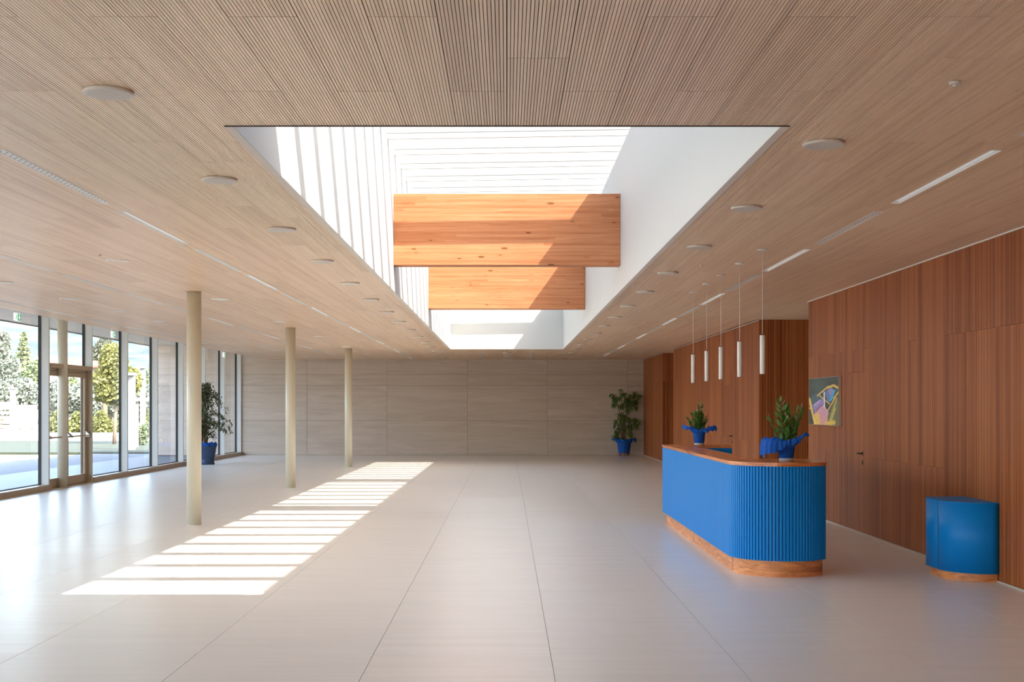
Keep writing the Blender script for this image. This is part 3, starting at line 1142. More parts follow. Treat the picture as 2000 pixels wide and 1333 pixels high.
# slats
pitch = .0327
sw = .0262
sl_me = MB()
zt0, zt1, dp = .16, 1.073, .017
c_ = .004
sl_me.prism([(-sw / 2, dp), (-sw / 2, c_), (-sw / 2 + c_, 0), (sw / 2 - c_, 0), (sw / 2, c_), (sw / 2, dp)], zt0, zt1)
sl_me = sl_me.mesh('slat', M_BLUE)


def slat(x, y, ang):
    put('slat', sl_me, body, (x, y, 0), (0, 0, ang))


n_st = int((YDF - CY) / pitch)
for i in range(n_st):
    slat(XDL, CY + (i + .5) * (YDF - CY) / n_st, -PI / 2)
arc = (PI / 2 + ANG_END)
n_arc = int(arc * CR / pitch)
for i in range(n_arc):
    a = PI + arc * (i + .5) / n_arc
    slat(CX + CR * math.cos(a), CY + CR * math.sin(a), a + PI / 2)
y_end = CY - math.sqrt(CR ** 2 - (XDR - CX) ** 2)
n_e = int((12.72 - y_end) / pitch)
for i in range(n_e):
    slat(XDR, y_end + (i + .5) * (12.72 - y_end) / n_e, PI / 2)
MB().box(2.59, 3.14, 17.135, 17.15, .17, 1.073).build('return_panel', M_BLUE, desk)

# ------------------------------------------------------------------ side cabinet
def cab_outline(off):
    pts = [(XR - .004, 12.36 + off), (4.36, 12.36 + off)]
    x0 = 4.165 - off
    for i in range(7):
        a = PI / 2 + PI / 2 * i / 6
        pts.append((x0 + .17 + .17 * math.cos(a), 12.19 + off + .17 * math.sin(a)))
    y0 = 11.50 - off
    for i in range(17):
        a = PI + PI / 2 * i / 16
        pts.append((x0 + .38 + .38 * math.cos(a), y0 + .38 + .38 * math.sin(a)))
    pts += [(XR - .004, y0)]
    return pts


cab = thing('side_cabinet', 'low rounded blue cabinet against the wood wall on wooden plinth', 'cabinet', (4.4, 11.9, 0))
MB().prism(cab_outline(-.035), 0, .085).build('plinth', M_PLINTH, cab)
cb_ = cab_outline(-.004)
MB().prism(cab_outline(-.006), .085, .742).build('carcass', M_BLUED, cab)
full = cab_outline(0)
# curved door: the outline from the start of the near curve to the wall, as a thin shell
def shell(pts, th, z0, z1):
    n = len(pts)
    nrm = []
    for i in range(n):
        p, q = pts[max(0, i - 1)], pts[min(n - 1, i + 1)]
        dx, dy = q[0] - p[0], q[1] - p[1]
        L = math.hypot(dx, dy)
        nrm.append((-dy / L, dx / L))
    inn = [(pts[i][0] + nrm[i][0] * th, pts[i][1] + nrm[i][1] * th) for i in range(n)]
    m = MB()
    vs_ = [(x, y, z0) for x, y in pts] + [(x, y, z1) for x, y in pts] + [(x, y, z0) for x, y in inn] + [(x, y, z1) for x, y in inn]
    fs_ = [(i, i + 1, n + i + 1, n + i) for i in range(n - 1)]
    m.add(vs_, fs_, 0, True)
    fs2 = [(2 * n + i, 3 * n + i, 3 * n + i + 1, 2 * n + i + 1) for i in range(n - 1)]
    fs2 += [(n + i, n + i + 1, 3 * n + i + 1, 3 * n + i) for i in range(n - 1)]
    fs2 += [(i, 2 * n + i, 2 * n + i + 1, i + 1) for i in range(n - 1)]
    fs2 += [(0, n, 3 * n, 2 * n), (n - 1, 3 * n - 1 + n - 0 - n + 0, 4 * n - 1, 2 * n - 1)] if False else [(0, n, 3 * n, 2 * n), (n - 1, 3 * n - 1, 4 * n - 1, 2 * n - 1)]
    b = 0
    for f in fs2:
        m.f.append(f); m.mi.append(0); m.sm.append(False)
    return m


door_pts = [(p[0], p[1]) for p in full[9:]]
side_pts = [(p[0], p[1]) for p in full[2:9]] + [(full[9][0], full[9][1] + .004)]
shell(door_pts, .006, .08, .742).build('curved_door', M_BLUE, cab)
shell([(4.36, 12.36)] + side_pts, .006, .08, .742).build('side_panel', M_BLUE, cab)
MB().prism(cab_outline(0), .7425, .748).build('cabinet_top', M_BLUE, cab)

# ------------------------------------------------------------------ pendants
for i, (y, w_) in enumerate([(12.55, 'nearest the camera'), (13.78, 'second from the camera'), (14.98, 'middle one of five'), (16.05, 'second from the far end'), (17.22, 'farthest from the camera')]):
    x = 2.61
    t = thing('pendant_light', 'slim white tube pendant over the desk, %s' % w_, 'pendant light', (x, y, H), 'tube pendants over the desk')
    MB().lathe([(.05, -.012), (.052, -.009), (.052, -.001)], x, y, H, 28).build('canopy', M_FIX, t)
    MB().tube([(x, y, H - .012), (x, y, 2.385)], .0026, 6).build('cord', M_FIX, t)
    r_ = .0265
    MB().lathe([(r_ - .002, 1.985), (r_, 1.987), (r_, 2.378), (r_ - .002, 2.38)], x, y, 0, 28).build('tube_shade', M_FIX, t)
    MB().lathe([(.006, 2.38), (.005, 2.392)], x, y, 0, 10).build('cable_grip', M_BLACK, t)
    MB().lathe([(r_ * .78, 1.983), (r_ * .78, 1.986)], x, y, 0, 20).build('lamp_lens', M_SLOT, t)

# ------------------------------------------------------------------ picture on the wall
px0, px1, pz0, pz1 = 16.94, 18.60, 1.385, 2.075
pic = thing('wall_picture', 'unframed canvas print of coloured lights at night on the wood wall', 'picture', (XR, px0, pz0))
XP = XR - .037
MB().box(XP, XR, px0, px1, pz0, pz1).build('canvas', M_CANVAS, pic)
NX, NZ = 96, 60
me = bpy.data.meshes.new('print')
vs_, fs_ = [], []
for j in range(NZ + 1):
    for i in range(NX + 1):
        # i grows from the far edge (left in view) to the near edge
        vs_.append((XP - .0012 - XR, (px1 - .004) - (px1 - px0 - .008) * i / NX - px0, .004 + (pz1 - pz0 - .008) * j / NZ))
for j in range(NZ):
    for i in range(NX):
        k = j * (NX + 1) + i
        fs_.append((k, k + 1, k + NX + 2, k + NX + 1))
me.from_pydata(vs_, [], fs_)
me.materials.append(M_PRINT)


def segd(u, v, a, b):
    dx, dy = b[0] - a[0], b[1] - a[1]
    t = max(0, min(1, ((u - a[0]) * dx + (v - a[1]) * dy) / (dx * dx + dy * dy)))
    return math.hypot(u - a[0] - t * dx, v - a[1] - t * dy)


def inpoly(u, v, P_):
    c = False
    n = len(P_)
    for i in range(n):
        x1, y1 = P_[i]; x2, y2 = P_[(i + 1) % n]
        if (y1 > v) != (y2 > v) and u < (x2 - x1) * (v - y1) / (y2 - y1) + x1: c = not c
    return c


def art(u, v):
    """u 0..1 left to right, v 0..1 bottom to top, as the print is seen"""
    nz = mnoise.noise(Vector((u * 9, v * 9, 0.3)))
    c = Vector((.034, .05, .052)) * (1 + .4 * nz)
    c = c + Vector((.02, .07, .07)) * max(0, 1 - math.hypot(u - .35, v - .8) * 2.5)
    def put_(P_, k, w_=1.0):
        nonlocal c
        if inpoly(u, v, P_): c = c.lerp(Vector(k), w_)
    put_([(.0, .45), (.1, .62), (.25, .68), (.45, .55), (.2, .25)], (.06, .14, .19))
    put_([(.12, .42), (.33, .5), (.5, .56), (.58, .38), (.22, .22)], (.30, .26, .60))
    put_([(.2, .45), (.42, .55), (.38, .48), (.2, .38)], (.55, .38, .72))
    t = max(0, min(1, (u - .2) * 1.2))
    put_([(.18, .22), (.5, .42), (.68, .3), (.7, 0), (.2, 0)], (.72 - .2 * v, .34 + .05 * t, .48 - .35 * max(0, .25 - v) * 2))
    put_([(.2, .22), (.36, .27), (.42, 0), (.2, 0)], (.85, .58, .10), .8)
    put_([(.55, .68), (.72, .78), (.9, .72), (.78, .5), (.66, .48)], (.12, .20, .48))
    put_([(.8, .72), (.92, .74), (.8, .52), (.7, .48)], (.04, .42, .80))
    put_([(.66, .74), (.8, .78), (.84, .68), (.72, .62)], (.30, .28, .55))
    put_([(.66, .0), (1, .0), (1, .5), (.88, .5), (.66, .2)], (.14, .16, .07))
    for (a_, b_, w_, k) in [((.02, .55), (.22, .0), .028, (.95, .66, .12)), ((.3, .62), (.62, .78), .014, (.85, .55, .16)), ((.62, .78), (.85, .82), .018, (.9, .62, .14)),
                            ((.85, .82), (1, .76), .018, (.9, .62, .14)), ((.38, .62), (.72, .44), .010, (.9, .6, .2)), ((.88, .55), (.66, .3), .014, (.85, .55, .12)),
                            ((1, .68), (.86, .56), .016, (.85, .6, .1)), ((.95, .55), (.7, .05), .02, (.5, .42, .1)), ((.9, .35), (.75, .05), .014, (.75, .6, .15)),
                            ((.54, .68), (.55, .38), .018, (.86, .82, .86)), ((.02, .35), (.12, .33), .012, (.9, .6, .1)), ((.62, .02), (.86, .06), .04, (.8, .55, .08)),
                            ((.25, .3), (.5, .44), .012, (.35, .10, .14))]:
        d = segd(u, v, a_, b_)
        if d < w_: c = c.lerp(Vector(k), .9)
        elif d < w_ * 2.2: c = c.lerp(Vector(k), .3 * (1 - (d - w_) / (w_ * 1.2)))
    c = c * (1 + .25 * mnoise.noise(Vector((u * 30, v * 30, 2))))
    return (max(0, c[0]), max(0, c[1]), max(0, c[2]), 1)


at = me.attributes.new('print', 'FLOAT_COLOR', 'FACE')
buf = []
for j in range(NZ):
    for i in range(NX):
        buf += art((i + .5) / NX, (j + .5) / NZ)
at.data.foreach_set('color', buf)
put('print', me, pic, (XR, px0, pz0))

# ------------------------------------------------------------------ potted plants
def wrap_mesh(cx, cy, z0, rb, rt, h, lobes, seed, sc_=1.0):
    """pleated cloth round a pot: straight pleats up to the rim, then flaring lobes. lobes = [(angle, out, rise, width)]"""
    r = random.Random(seed)
    N_ = 144
    vs_, fs_ = [], []
    ph = [r.random() * 6 for _ in range(4)]
    prof = [0, .25, .5, .75, .92, 1.0]
    flare = [.1, .22, .35, .5, .65, .8, .9, 1.0]
    for t in prof:
        for i in range(N_):
            a = 2 * PI * i / N_
            pl_ = math.sin(a * 19 + ph[0]) * .5 + math.sin(a * 31 + ph[1]) * .3 + math.sin(a * 11 + ph[2]) * .3
            rr = rb + (rt - rb) * t + .0035 * sc_ * pl_ * (1.1 - .5 * t)
            if t > .9: rr -= .004 * sc_
            vs_.append((cx + rr * math.cos(a), cy + rr * math.sin(a), z0 + h * t))
    for s in flare:
        for i in range(N_):
            a = 2 * PI * i / N_
            out, rise = .038 * sc_, .045 * sc_
            for (la, lo, lr, lw) in lobes:
                d = (a - la + PI) % (2 * PI) - PI
                k = 1 / (1 + abs(d / lw) ** 3.5)
                out += lo * k
                rise += lr * k
            fold = math.sin(a * 9 + ph[3]) * .5 + math.sin(a * 17 + ph[1]) * .35 + math.sin(a * 29 + ph[2]) * .3 * (1 + 5 * out)
            rr = rt + out * math.sin(min(s * 1.15, 1) * PI / 2) + fold * .012 * sc_ * s
            z_s = math.sin(s * PI) * (.04 * sc_ + .5 * max(0, out - .03)) + rise * s * s + (math.sin(a * 7 + ph[0] + s * 3) * .012 + math.sin(a * 21 + ph[1] - s * 2) * .008 + math.sin(a * 13 + ph[2]) * .009) * sc_ * s
            vs_.append((cx + rr * math.cos(a), cy + rr * math.sin(a), z0 + h + z_s))
    rows = len(prof) + len(flare)
    for k in range(rows - 1):
        for i in range(N_):
            j = (i + 1) % N_
            fs_.append((k * N_ + i, k * N_ + j, (k + 1) * N_ + j, (k + 1) * N_ + i))
    m = MB()
    m.add(vs_, fs_, 0, True)
    return m


zz_leaf = MB().leaf((0, 0, 0), (0, 0, 1), (0, -1, 0), 1, .5, .12).mesh('leaf', M_ZZ)


def zz_plant(x, y, z, s, stems, lobes, label, seed, pot_r=(.068, .086), pot_h=.135):
    r = random.Random(seed)
    t = thing('potted_plant', label, 'plant', (x, y, z))
    rb, rt = pot_r
    MB().lathe([(rb - .002, 0), (rb + .002, .003), (rb + .002, .028), (rb - .003, .03)], x, y, z, 32).build('pot_foot', M_POTW, t)
    MB().lathe([(rb - .006, .028), (rt - .008, pot_h), (rt - .016, pot_h), (rt - .02, pot_h - .02)], x, y, z, 32).build('pot', M_POT, t)
    wrap_mesh(x, y, z + .026, rb - .0005, rt, pot_h - .02, lobes, seed).build('fabric_wrap', M_FABRIC, t)
    MB().lathe([(rt - .022, pot_h - .025), (rt - .03, pot_h - .012)], x, y, z, 24).build('soil', M_SOIL, t)
    for (dx, dy, L, lean, n) in stems:
        # stem as a curve rising from the soil
        p0 = Vector((x + dx * .25, y + dy * .25, z + pot_h - .02))
        tip = Vector((x + dx, y + dy, z + pot_h + L))
        pts = []
        for i in range(9):
            q = i / 8
            p = p0.lerp(tip, q)
            p.x += (q - q * q) * lean
            pts.append(p)
        MB().tube(pts, [.0065 - .004 * i / 8 for i in range(9)], 6).build('stem', M_STEM, t)
        az = r.random() * 3
        n = int(n * 1.3)
        for i in range(n):
            q = .2 + .8 * (i + .5) / n
            f_ = q * 8
            k = min(int(f_), 7)
            p = pts[k].lerp(pts[k + 1], f_ - k)
            d = (pts[k + 1] - pts[k]).normalized()
            side = 1 if i % 2 else -1
            perp = Vector((math.cos(az), math.sin(az), 0))
            az += .12 * (r.random() - .3)
            ld = (d * .75 + perp * side * .8 + Vector((r.uniform(-.2, .2), r.uniform(-.2, .2), r.uniform(-.05, .15)))).normalized()
            LL = (.072 if q < .9 else .056) * s * r.uniform(.85, 1.15)
            o_ = put('leaf', zz_leaf, t, tuple(p))
            o_.rotation_mode = 'QUATERNION'
            o_.rotation_quaternion = ld.to_track_quat('Z', 'Y') @ Euler((0, 0, r.uniform(-.9, .9))).to_quaternion()
            o_.scale = (LL, LL, LL)
        o_ = put('leaf', zz_leaf, t, tuple(pts[-1]))
        o_.rotation_mode = 'QUATERNION'
        o_.rotation_quaternion = (pts[-1] - pts[-2]).to_track_quat('Z', 'Y')
        o_.scale = (.055 * s,) * 3
    return t


LFT, RGT, CAMW = PI, 0.0, -PI / 2
zz_plant(2.785, 12.25, 1.11, 1.25,
         [(-.16, .02, .29, .00, 5), (-.06, -.02, .45, -.03, 13), (.02, .03, .38, .02, 14), (.0, -.05, .26, .03, 12), (.14, .0, .38, -.03, 15), (.10, .04, .27, .02, 13),
          (.04, -.04, .20, .03, 10), (-.03, .05, .30, -.02, 9)],
         [(LFT + .15, .125, -.13, .95), (RGT - .1, .09, .07, .75), (CAMW + .3, .02, -.005, .5), (PI / 2, .03, .07, .6)],
         'glossy leafed plant in blue wrap on the near end of the desk', 5)
zz_plant(2.71, 17.325, 1.11, 1.2,
         [(-.15, .02, .22, .02, 10), (-.08, 0, .30, .0, 11), (.02, .02, .42, .0, 16), (.08, -.02, .25, .0, 13), (.0, -.04, .24, .02, 12), (.05, .05, .2, 0, 10), (-.03, -.03, .3, 0, 12)],
         [(LFT + .15, .105, .03, .8), (RGT - .15, .115, .0, .85), (CAMW, .01, -.02, .5), (PI / 2, .03, .06, .5)],
         'glossy leafed plant in blue wrap on the far end of the desk', 9, (.066, .085), .15)


# tall ficus by the windows
def ficus(x, y):
    r = random.Random(21)
    t = thing('potted_ficus', 'tall ficus with twisted stems in dusty blue pot by the windows', 'plant', (x, y, 0))
    MB().lathe([(.21, 0), (.225, .01), (.225, .05), (.205, .06), (.225, .2), (.238, .22), (.238, .235), (.24, .27), (.275, .48), (.285, .5), (.285, .54), (.262, .54), (.255, .48)],
               x, y, 0, 36, capt=False).build('pot', M_POT, t)
    MB().lathe([(.255, .49), (.24, .5)], x, y, 0, 24).build('soil', M_SOIL, t)
    m = MB()
    N_ = 60
    vs_, fs_ = [], []
    for k, (rr, z) in enumerate([(.25, .5), (.285, .55), (.29, .6), (.25, .62), (.2, .57)]):
        for i in range(N_):
            a = 2 * PI * i / N_
            q = 1 + .06 * math.sin(a * 9 + k) + .05 * math.sin(a * 14 - k)
            vs_.append((x + rr * q * math.cos(a), y + rr * q * math.sin(a), z + .02 * math.sin(a * 7 + k * 2)))
    for k in range(4):
        for i in range(N_):
            j = (i + 1) % N_
            fs_.append((k * N_ + i, k * N_ + j, (k + 1) * N_ + j, (k + 1) * N_ + i))
    m.add(vs_, fs_, 0, True)
    m.build('fabric_wrap', M_FABRIC, t)
    tr = MB()
    lv = MB()
    for sidx in range(9):
        a = sidx * 2.4
        pts = []
        top = 2.1 - .12 * (sidx % 3)
        for i in range(14):
            q = i / 13
            tw = a + q * 5.0
            rr = .055 + .03 * math.sin(q * 9 + sidx)
            pts.append((x - .06 + rr * math.cos(tw), y + rr * math.sin(tw), .5 + q * (top - .5)))
        tr.tube(pts, [.018 - .008 * i / 13 for i in range(14)], 6)
    tr.build('trunk', M_BARK, t)
    bm_ = MB()
    for i in range(78):
        q = r.random()
        zb = .75 + 1.5 * q
        # branches reach right more at half height
        ang = r.uniform(0, 2 * PI)
        reach = (.34 + .46 * math.sin(PI * min(1, q * .95 + .12))) * r.uniform(.65, 1.12)
        if math.cos(ang) < -.1: reach *= .8
        p0 = Vector((x - .06, y, zb))
        p1 = p0 + Vector((math.cos(ang) * reach * .6, math.sin(ang) * reach * .6, .22 + .1 * r.random()))
        p2 = p0 + Vector((math.cos(ang) * reach, math.sin(ang) * reach * 1.0, .05 - .25 * r.random()))
        pts = [p0 * (1 - s_) ** 2 + p1 * 2 * s_ * (1 - s_) + p2 * s_ * s_ for s_ in [k / 7 for k in range(8)]]
        for p in pts: p.x = max(p.x, -9.0)
        bm_.tube(pts, [.006 - .0006 * k for k in range(8)], 4)
        for k in range(26):
            s_ = r.uniform(.25, 1.02) ** .8
            j = min(int(s_ * 7), 6)
            p = pts[j].lerp(pts[j + 1], s_ * 7 - j) + Vector((r.gauss(0, .03), r.gauss(0, .03), r.gauss(0, .03)))
            d = Vector((r.uniform(-1, 1), r.uniform(-1, 1), r.uniform(-1.3, .1)))
            p.x = max(p.x, -8.98)
            lv.leaf(p, d, (r.uniform(-.5, .5), r.uniform(-.5, .5), 1), r.uniform(.06, .095), r.uniform(.03, .045), .2)
    # dense core
    for k in range(1100):
        q = r.random()
        p = Vector((x - .05 + r.gauss(0, .11), y + r.gauss(0, .11), .75 + 1.6 * q))
        p.x = max(p.x, -8.98)
        lv.leaf(p, (r.uniform(-1, 1), r.uniform(-1, 1), r.uniform(-1, .4)), (0, 0, 1), r.uniform(.06, .09), .04, .2)
    bm_.build('branches', M_BARK, t)
    lv.build('foliage', M_FICUS, t)['kind'] = 'stuff'


ficus(-8.60, 35.2)


# umbrella plant near the back wall
def umbrella(x, y):
    r = random.Random(4)
    t = thing('potted_umbrella_tree', 'leafy green plant in blue wrapped pot on a wheeled dolly by stone wall', 'plant', (x, y, 0))
    MB().lathe([(.22, .055), (.225, .06), (.225, .085), (.2, .09)], x, y, 0, 28).build('dolly', M_TERRA, t)
    for a in (-2.4, -1.57, -.7, .8, 2.4):
        c = MB().lathe([(.0, -.012), (.022, -.012), (.022, .012), (.0, .012)], 0, 0, 0, 14)
        c2 = MB()
        cx_, cy_ = x + .17 * math.cos(a), y + .17 * math.sin(a)
        c2.add([(cx_ + v[2], cy_ + v[0], .024 + v[1]) for v in c.v], c.f, 0)
        c2.box(cx_ - .012, cx_ + .012, cy_ - .012, cy_ + .012, .03, .056)
        c2.build('caster', M_BLACK, t)
    MB().lathe([(.158, .09), (.205, .40), (.19, .40), (.185, .37)], x, y, 0, 28).build('pot', M_POT, t)
    wrap_mesh(x, y, .09, .176, .23, .32, [(RGT + .1, .10, -.03, .35), (LFT, .07, .01, .4), (LFT - .6, .02, .10, .25), (CAMW, .03, -.02, .5)], 8, 2.2).build('fabric_wrap', M_FABRIC, t)
    MB().lathe([(.19, .36), (.18, .38)], x, y, 0, 20).build('soil', M_SOIL, t)
    MB().tube([(x + .11, y - .05, .38), (x + .10, y - .05, 1.12)], .012, 6).build('support_cane', plain('pale_cane', S(196, 168, 120)), t)
    st = MB()
    lv = MB()
    heads = []
    for (dx, z) in [(-.30, 1.95), (-.12, 2.08), (.02, 1.78), (.25, 2.02), (.44, 1.92), (-.22, 1.72), (.14, 1.62), (.32, 1.75), (.36, 1.18), (.1, 1.15), (-.18, 1.05), (-.3, .78), (.2, .82), (0, .95), (.3, .9), (-.05, 1.3), (-.2, .6)]:
        dy = r.uniform(-.15, .12)
        p0 = Vector((x - .03 + r.uniform(-.08, .06), y + r.uniform(-.05, .05), .38))
        p2 = Vector((x + dx, y + dy, z))
        p1 = Vector((x - .02 + dx * .2, y, z * .75))
        pts = [p0 * (1 - s_) ** 2 + p1 * 2 * s_ * (1 - s_) + p2 * s_ * s_ for s_ in [k / 7 for k in range(8)]]
        st.tube(pts, [.014 - .0012 * k for k in range(8)], 6)
        for c in range(6):
            an = r.uniform(0, 2 * PI)
            e = p2 + Vector((math.cos(an) * .16 * r.uniform(.5, 1.1), math.sin(an) * .13, r.uniform(-.12, .18)))
            e.y = min(e.y, YB - .15)
            e.x = min(e.x, XR2 - .12)
            st.tube([p2 - Vector((0, 0, .05)), (p2 + e) / 2 + Vector((0, 0, .05)), e], [.005, .004, .003], 4)
            for q in range(7):
                b_ = 2 * PI * q / 7 + an
                d = Vector((math.cos(b_), math.sin(b_), .1 - r.random() * 2.0))
                lv.leaf(e, d, (0, 0, 1), r.uniform(.13, .2), .04, .45)
    st.build('stems', M_BARK, t)
    for i in range(len(lv.v)):
        vx, vy, vz = lv.v[i]
        lv.v[i] = (min(vx, XR2 - .02), min(vy, YB - .03), vz)
    lv.build('foliage', M_PALM, t)['kind'] = 'stuff'


umbrella(3.94, 41.35)

# ------------------------------------------------------------------ outside
ZG = -.03
ground = struct(MB().box(-260, -9.34, -60, 400, -.5, ZG - .05).build('trim_ground', M_SAND), 'bright ground outside')
tag(MB().box(-12.4, -9.34, YF - 5, 60, ZG - .08, ZG).build('paving', M_PAVE), 'pale paving strip outside along the windows', 'paving', kind='structure')
tag(MB().prism([(-12.42, -10), (-12.42, 60), (-13.2, 60), (-15.0, 44), (-15.8, 32), (-16.0, -10)], ZG - .06, ZG - .004).build('asphalt_drive', M_ASPH), 'grey curved driveway strip beyond the paving', 'driveway', kind='structure')
lawn = tag(MB().prism([(-11, 44), (-19, 44.2), (-34, 43), (-34, 57), (-26, 59), (-12, 60)], ZG - .06, ZG + .04).build('lawn', M_GRASS), 'green lawn beyond the driveway', 'lawn', kind='structure')


def at(px, py, Y):
    return ((px - 990) / 2400 * Y, Y, 1.65 - (py - 795) / 2400 * Y)


# low white wall behind the lawn
tag(MB().box(-29, -13, 61, 61.3, -.08, .36).build('garden_wall', M_CONC), 'low white wall behind the lawn', 'wall')
# white fence left
fw = thing('white_fence', 'white slotted fence seen through the leftmost window', 'fence', at(30, 838, 62))
x0, x1 = at(-60, 0, 61.5)[0], at(72, 0, 61.5)[0]
xm = at(24, 0, 61.5)[0]
fm = MB()
fm.box(x0, xm, 61.4, 61.5, .58, .75).build('rail', M_CONC, fw)
for k in range(5):
    zz = .75 + k * .235
    MB().box(x0, xm, 61.4, 61.5, zz + .06, zz + .2).build('slat', M_CONC, fw)
for xx in (x0, (x0 + xm) / 2, xm - .1):
    MB().box(xx, xx + .1, 61.42, 61.48, .6, 1.72).build('post', M_CONC, fw)
MB().box(x0, xm, 61.4, 61.5, 1.66, 1.74).build('rail', M_CONC, fw)
for (za, zb) in ((.55, 1.02), (1.14, 1.36), (1.48, 1.74)):
    MB().box(xm + .1, x1, 61.4, 61.5, za, zb).build('rail', M_CONC, fw)
for k in range(6):
    xx = xm + .1 + (x1 - xm - .1) * k / 5
    MB().box(xx - .14, xx + .1, 61.41, 61.49, 1.0, 1.5).build('panel', M_CONC, fw)
MB().box(x0, x1, 61.2, 61.6, -.08, .5).build('footing_wall', M_CONC, fw)

# thin white post
t = thing('white_post', 'thin white post in front of the slotted fence', 'post', (at(25, 0, 59)[0], 59, ZG))
p = at(25, 757, 59)
MB().box(p[0] - .1, p[0] + .1, 58.9, 59.1, ZG, p[2] - .08).build('shaft', M_CONC, t)
MB().box(p[0] - .17, p[0] + .17, 58.85, 59.15, p[2] - .08, p[2]).build('cap', M_CONC, t)

# white concrete portal
t = thing('white_portal', 'white concrete posts with crossbeam on the lawn edge', 'portal', (at(257, 0, 46.6)[0], 46.6, ZG))
a_ = at(252, 734, 46.6); b_ = at(263, 880, 46.6)
MB().box(a_[0], b_[0], 46.5, 46.72, ZG, a_[2]).build('post', M_CONC, t)
MB().box(a_[0] - .05, b_[0] + .02, 46.3, 46.9, a_[2], a_[2] + .1).build('cap', M_CONC, t)
t2 = thing('white_post', 'tall white capped post behind the portal crossbeam', 'post', (at(279, 0, 56)[0], 56, ZG))
c_ = at(275, 720, 56); d_ = at(283, 840, 56)
MB().box(c_[0], d_[0], 55.9, 56.1, ZG, c_[2]).build('shaft', M_CONC, t2)
MB().box(c_[0] - .12, d_[0] + .06, 55.8, 56.2, c_[2], c_[2] + .12).build('cap', M_CONC, t2)
e_ = at(262, 777, 47); f_ = at(292, 784, 47)
MB().box(e_[0], f_[0], 46.95, 47.1, f_[2], e_[2]).build('crossbeam', M_CONC, t)
MB().prism([(at(263, 0, 50)[0], 50), (at(268, 0, 50)[0], 50), (at(268, 0, 50)[0], 50.2), (at(263, 0, 50)[0], 50.2)], ZG, at(0, 790, 50)[2]).build('post', M_CONC, t)


def foliage(m, c, rad, n, size, r, droop=0.3, shape=1.0):
    for _ in range(n):
        while True:
            d = Vector((r.uniform(-1, 1), r.uniform(-1, 1), r.uniform(-1, 1)))
            if d.length < 1: break
        if d.length < .55 and r.random() < .6: d = d.normalized() * r.uniform(.6, 1)
        p = Vector((c[0] + d.x * rad[0], c[1] + d.y * rad[1], c[2] + d.z * rad[2]))
        s = size * r.uniform(.6, 1.4)
        q = Vector((r.uniform(-1, 1), r.uniform(-1, 1), r.uniform(-1, 1))).normalized()
        u = q.orthogonal().normalized()
        v = q.cross(u)
        m.add([p - u * s * .5, p + v * s * .35, p + u * s * .5, p - v * s * .35], [(0, 1, 2, 3)])


def tree(name, label, base, trunk_h, trunk_r, clumps, n, size, mat, seed, cat='tree', group=None):
    r = random.Random(seed)
    t = thing(name, label, cat, base, group)
    if trunk_h > 0:
        top = (base[0] + .1, base[1], base[2] + trunk_h)
        m = MB().tube([base, (base[0] + .05, base[1], base[2] + trunk_h * .5), top], [trunk_r, trunk_r * .8, trunk_r * .6], 8)
        for k in range(5):
            a = k * 1.3
            cc = clumps[k % len(clumps)]
            m.tube([top, ((top[0] + cc[0][0]) / 2, (top[1] + cc[0][1]) / 2 + .2 * math.sin(a), (top[2] + cc[0][2]) / 2), cc[0]], [trunk_r * .5, trunk_r * .3, trunk_r * .15], 5)
        m.build('trunk', M_BARK, t)
    m = MB()
    tot = sum(c[1][0] * c[1][2] for c in clumps)
    for (c, rad) in clumps:
        foliage(m, c, rad, int(n * rad[0] * rad[2] / tot), size, r)
    m.build('foliage', mat, t)['kind'] = 'stuff'
    return t


def clumps_in(pxs, Y, dy=.8):
    """list of (px, py, rx_px, ry_px) to clumps at depth Y"""
    out = []
    k = Y / 2400
    for (px, py, rx, ry) in pxs:
        out.append((at(px, py, Y), (rx * k, max(rx, ry) * k * dy, ry * k)))
    return out


b0 = at(223, 868, 54)
tree('round_tree', 'young yellow green tree with slim trunk on the lawn', (b0[0], 54, 0), 2.0, .09,
     clumps_in([(222, 715, 30, 32), (205, 745, 26, 30), (242, 745, 24, 34), (225, 770, 36, 22), (262, 745, 16, 26), (218, 690, 22, 20), (196, 775, 12, 12)], 54), 7500, .15, M_YELLOW, 1)
for i, (px, w_, h_) in enumerate([(112, 24, 36), (150, 22, 32), (196, 24, 40), (240, 22, 42), (292, 20, 34)]):
    Y = 66 + 2.2 * (i % 2)
    tree('hedge_shrub', ['yellow green shrub behind the white wall, left of the door', 'yellow green shrub behind the white wall, seen through the door',
                         'yellow green shrub left of the slim trunk', 'yellow green shrub right of the slim trunk', 'yellow green shrub behind the portal'][i],
         (at(px, 0, Y)[0], Y, 0), 0, .05, clumps_in([(px, 832, w_, h_ * .55), (px - 10, 845, w_ * .8, h_ * .4), (px + 12, 838, w_ * .7, h_ * .45), (px, 815, w_ * .5, h_ * .35)], Y), 1500, .17, M_HEDGE, 30 + i, 'shrub', 'shrubs behind the low wall')
tree('round_shrub', 'grey green rounded shrub beside the white portal', (at(279, 0, 52.5)[0], 52.5, 0), 0, .05, clumps_in([(279, 845, 14, 16), (277, 859, 12, 12), (287, 838, 8, 14)], 52.5), 1300, .09, M_GREENT, 51, 'shrub')
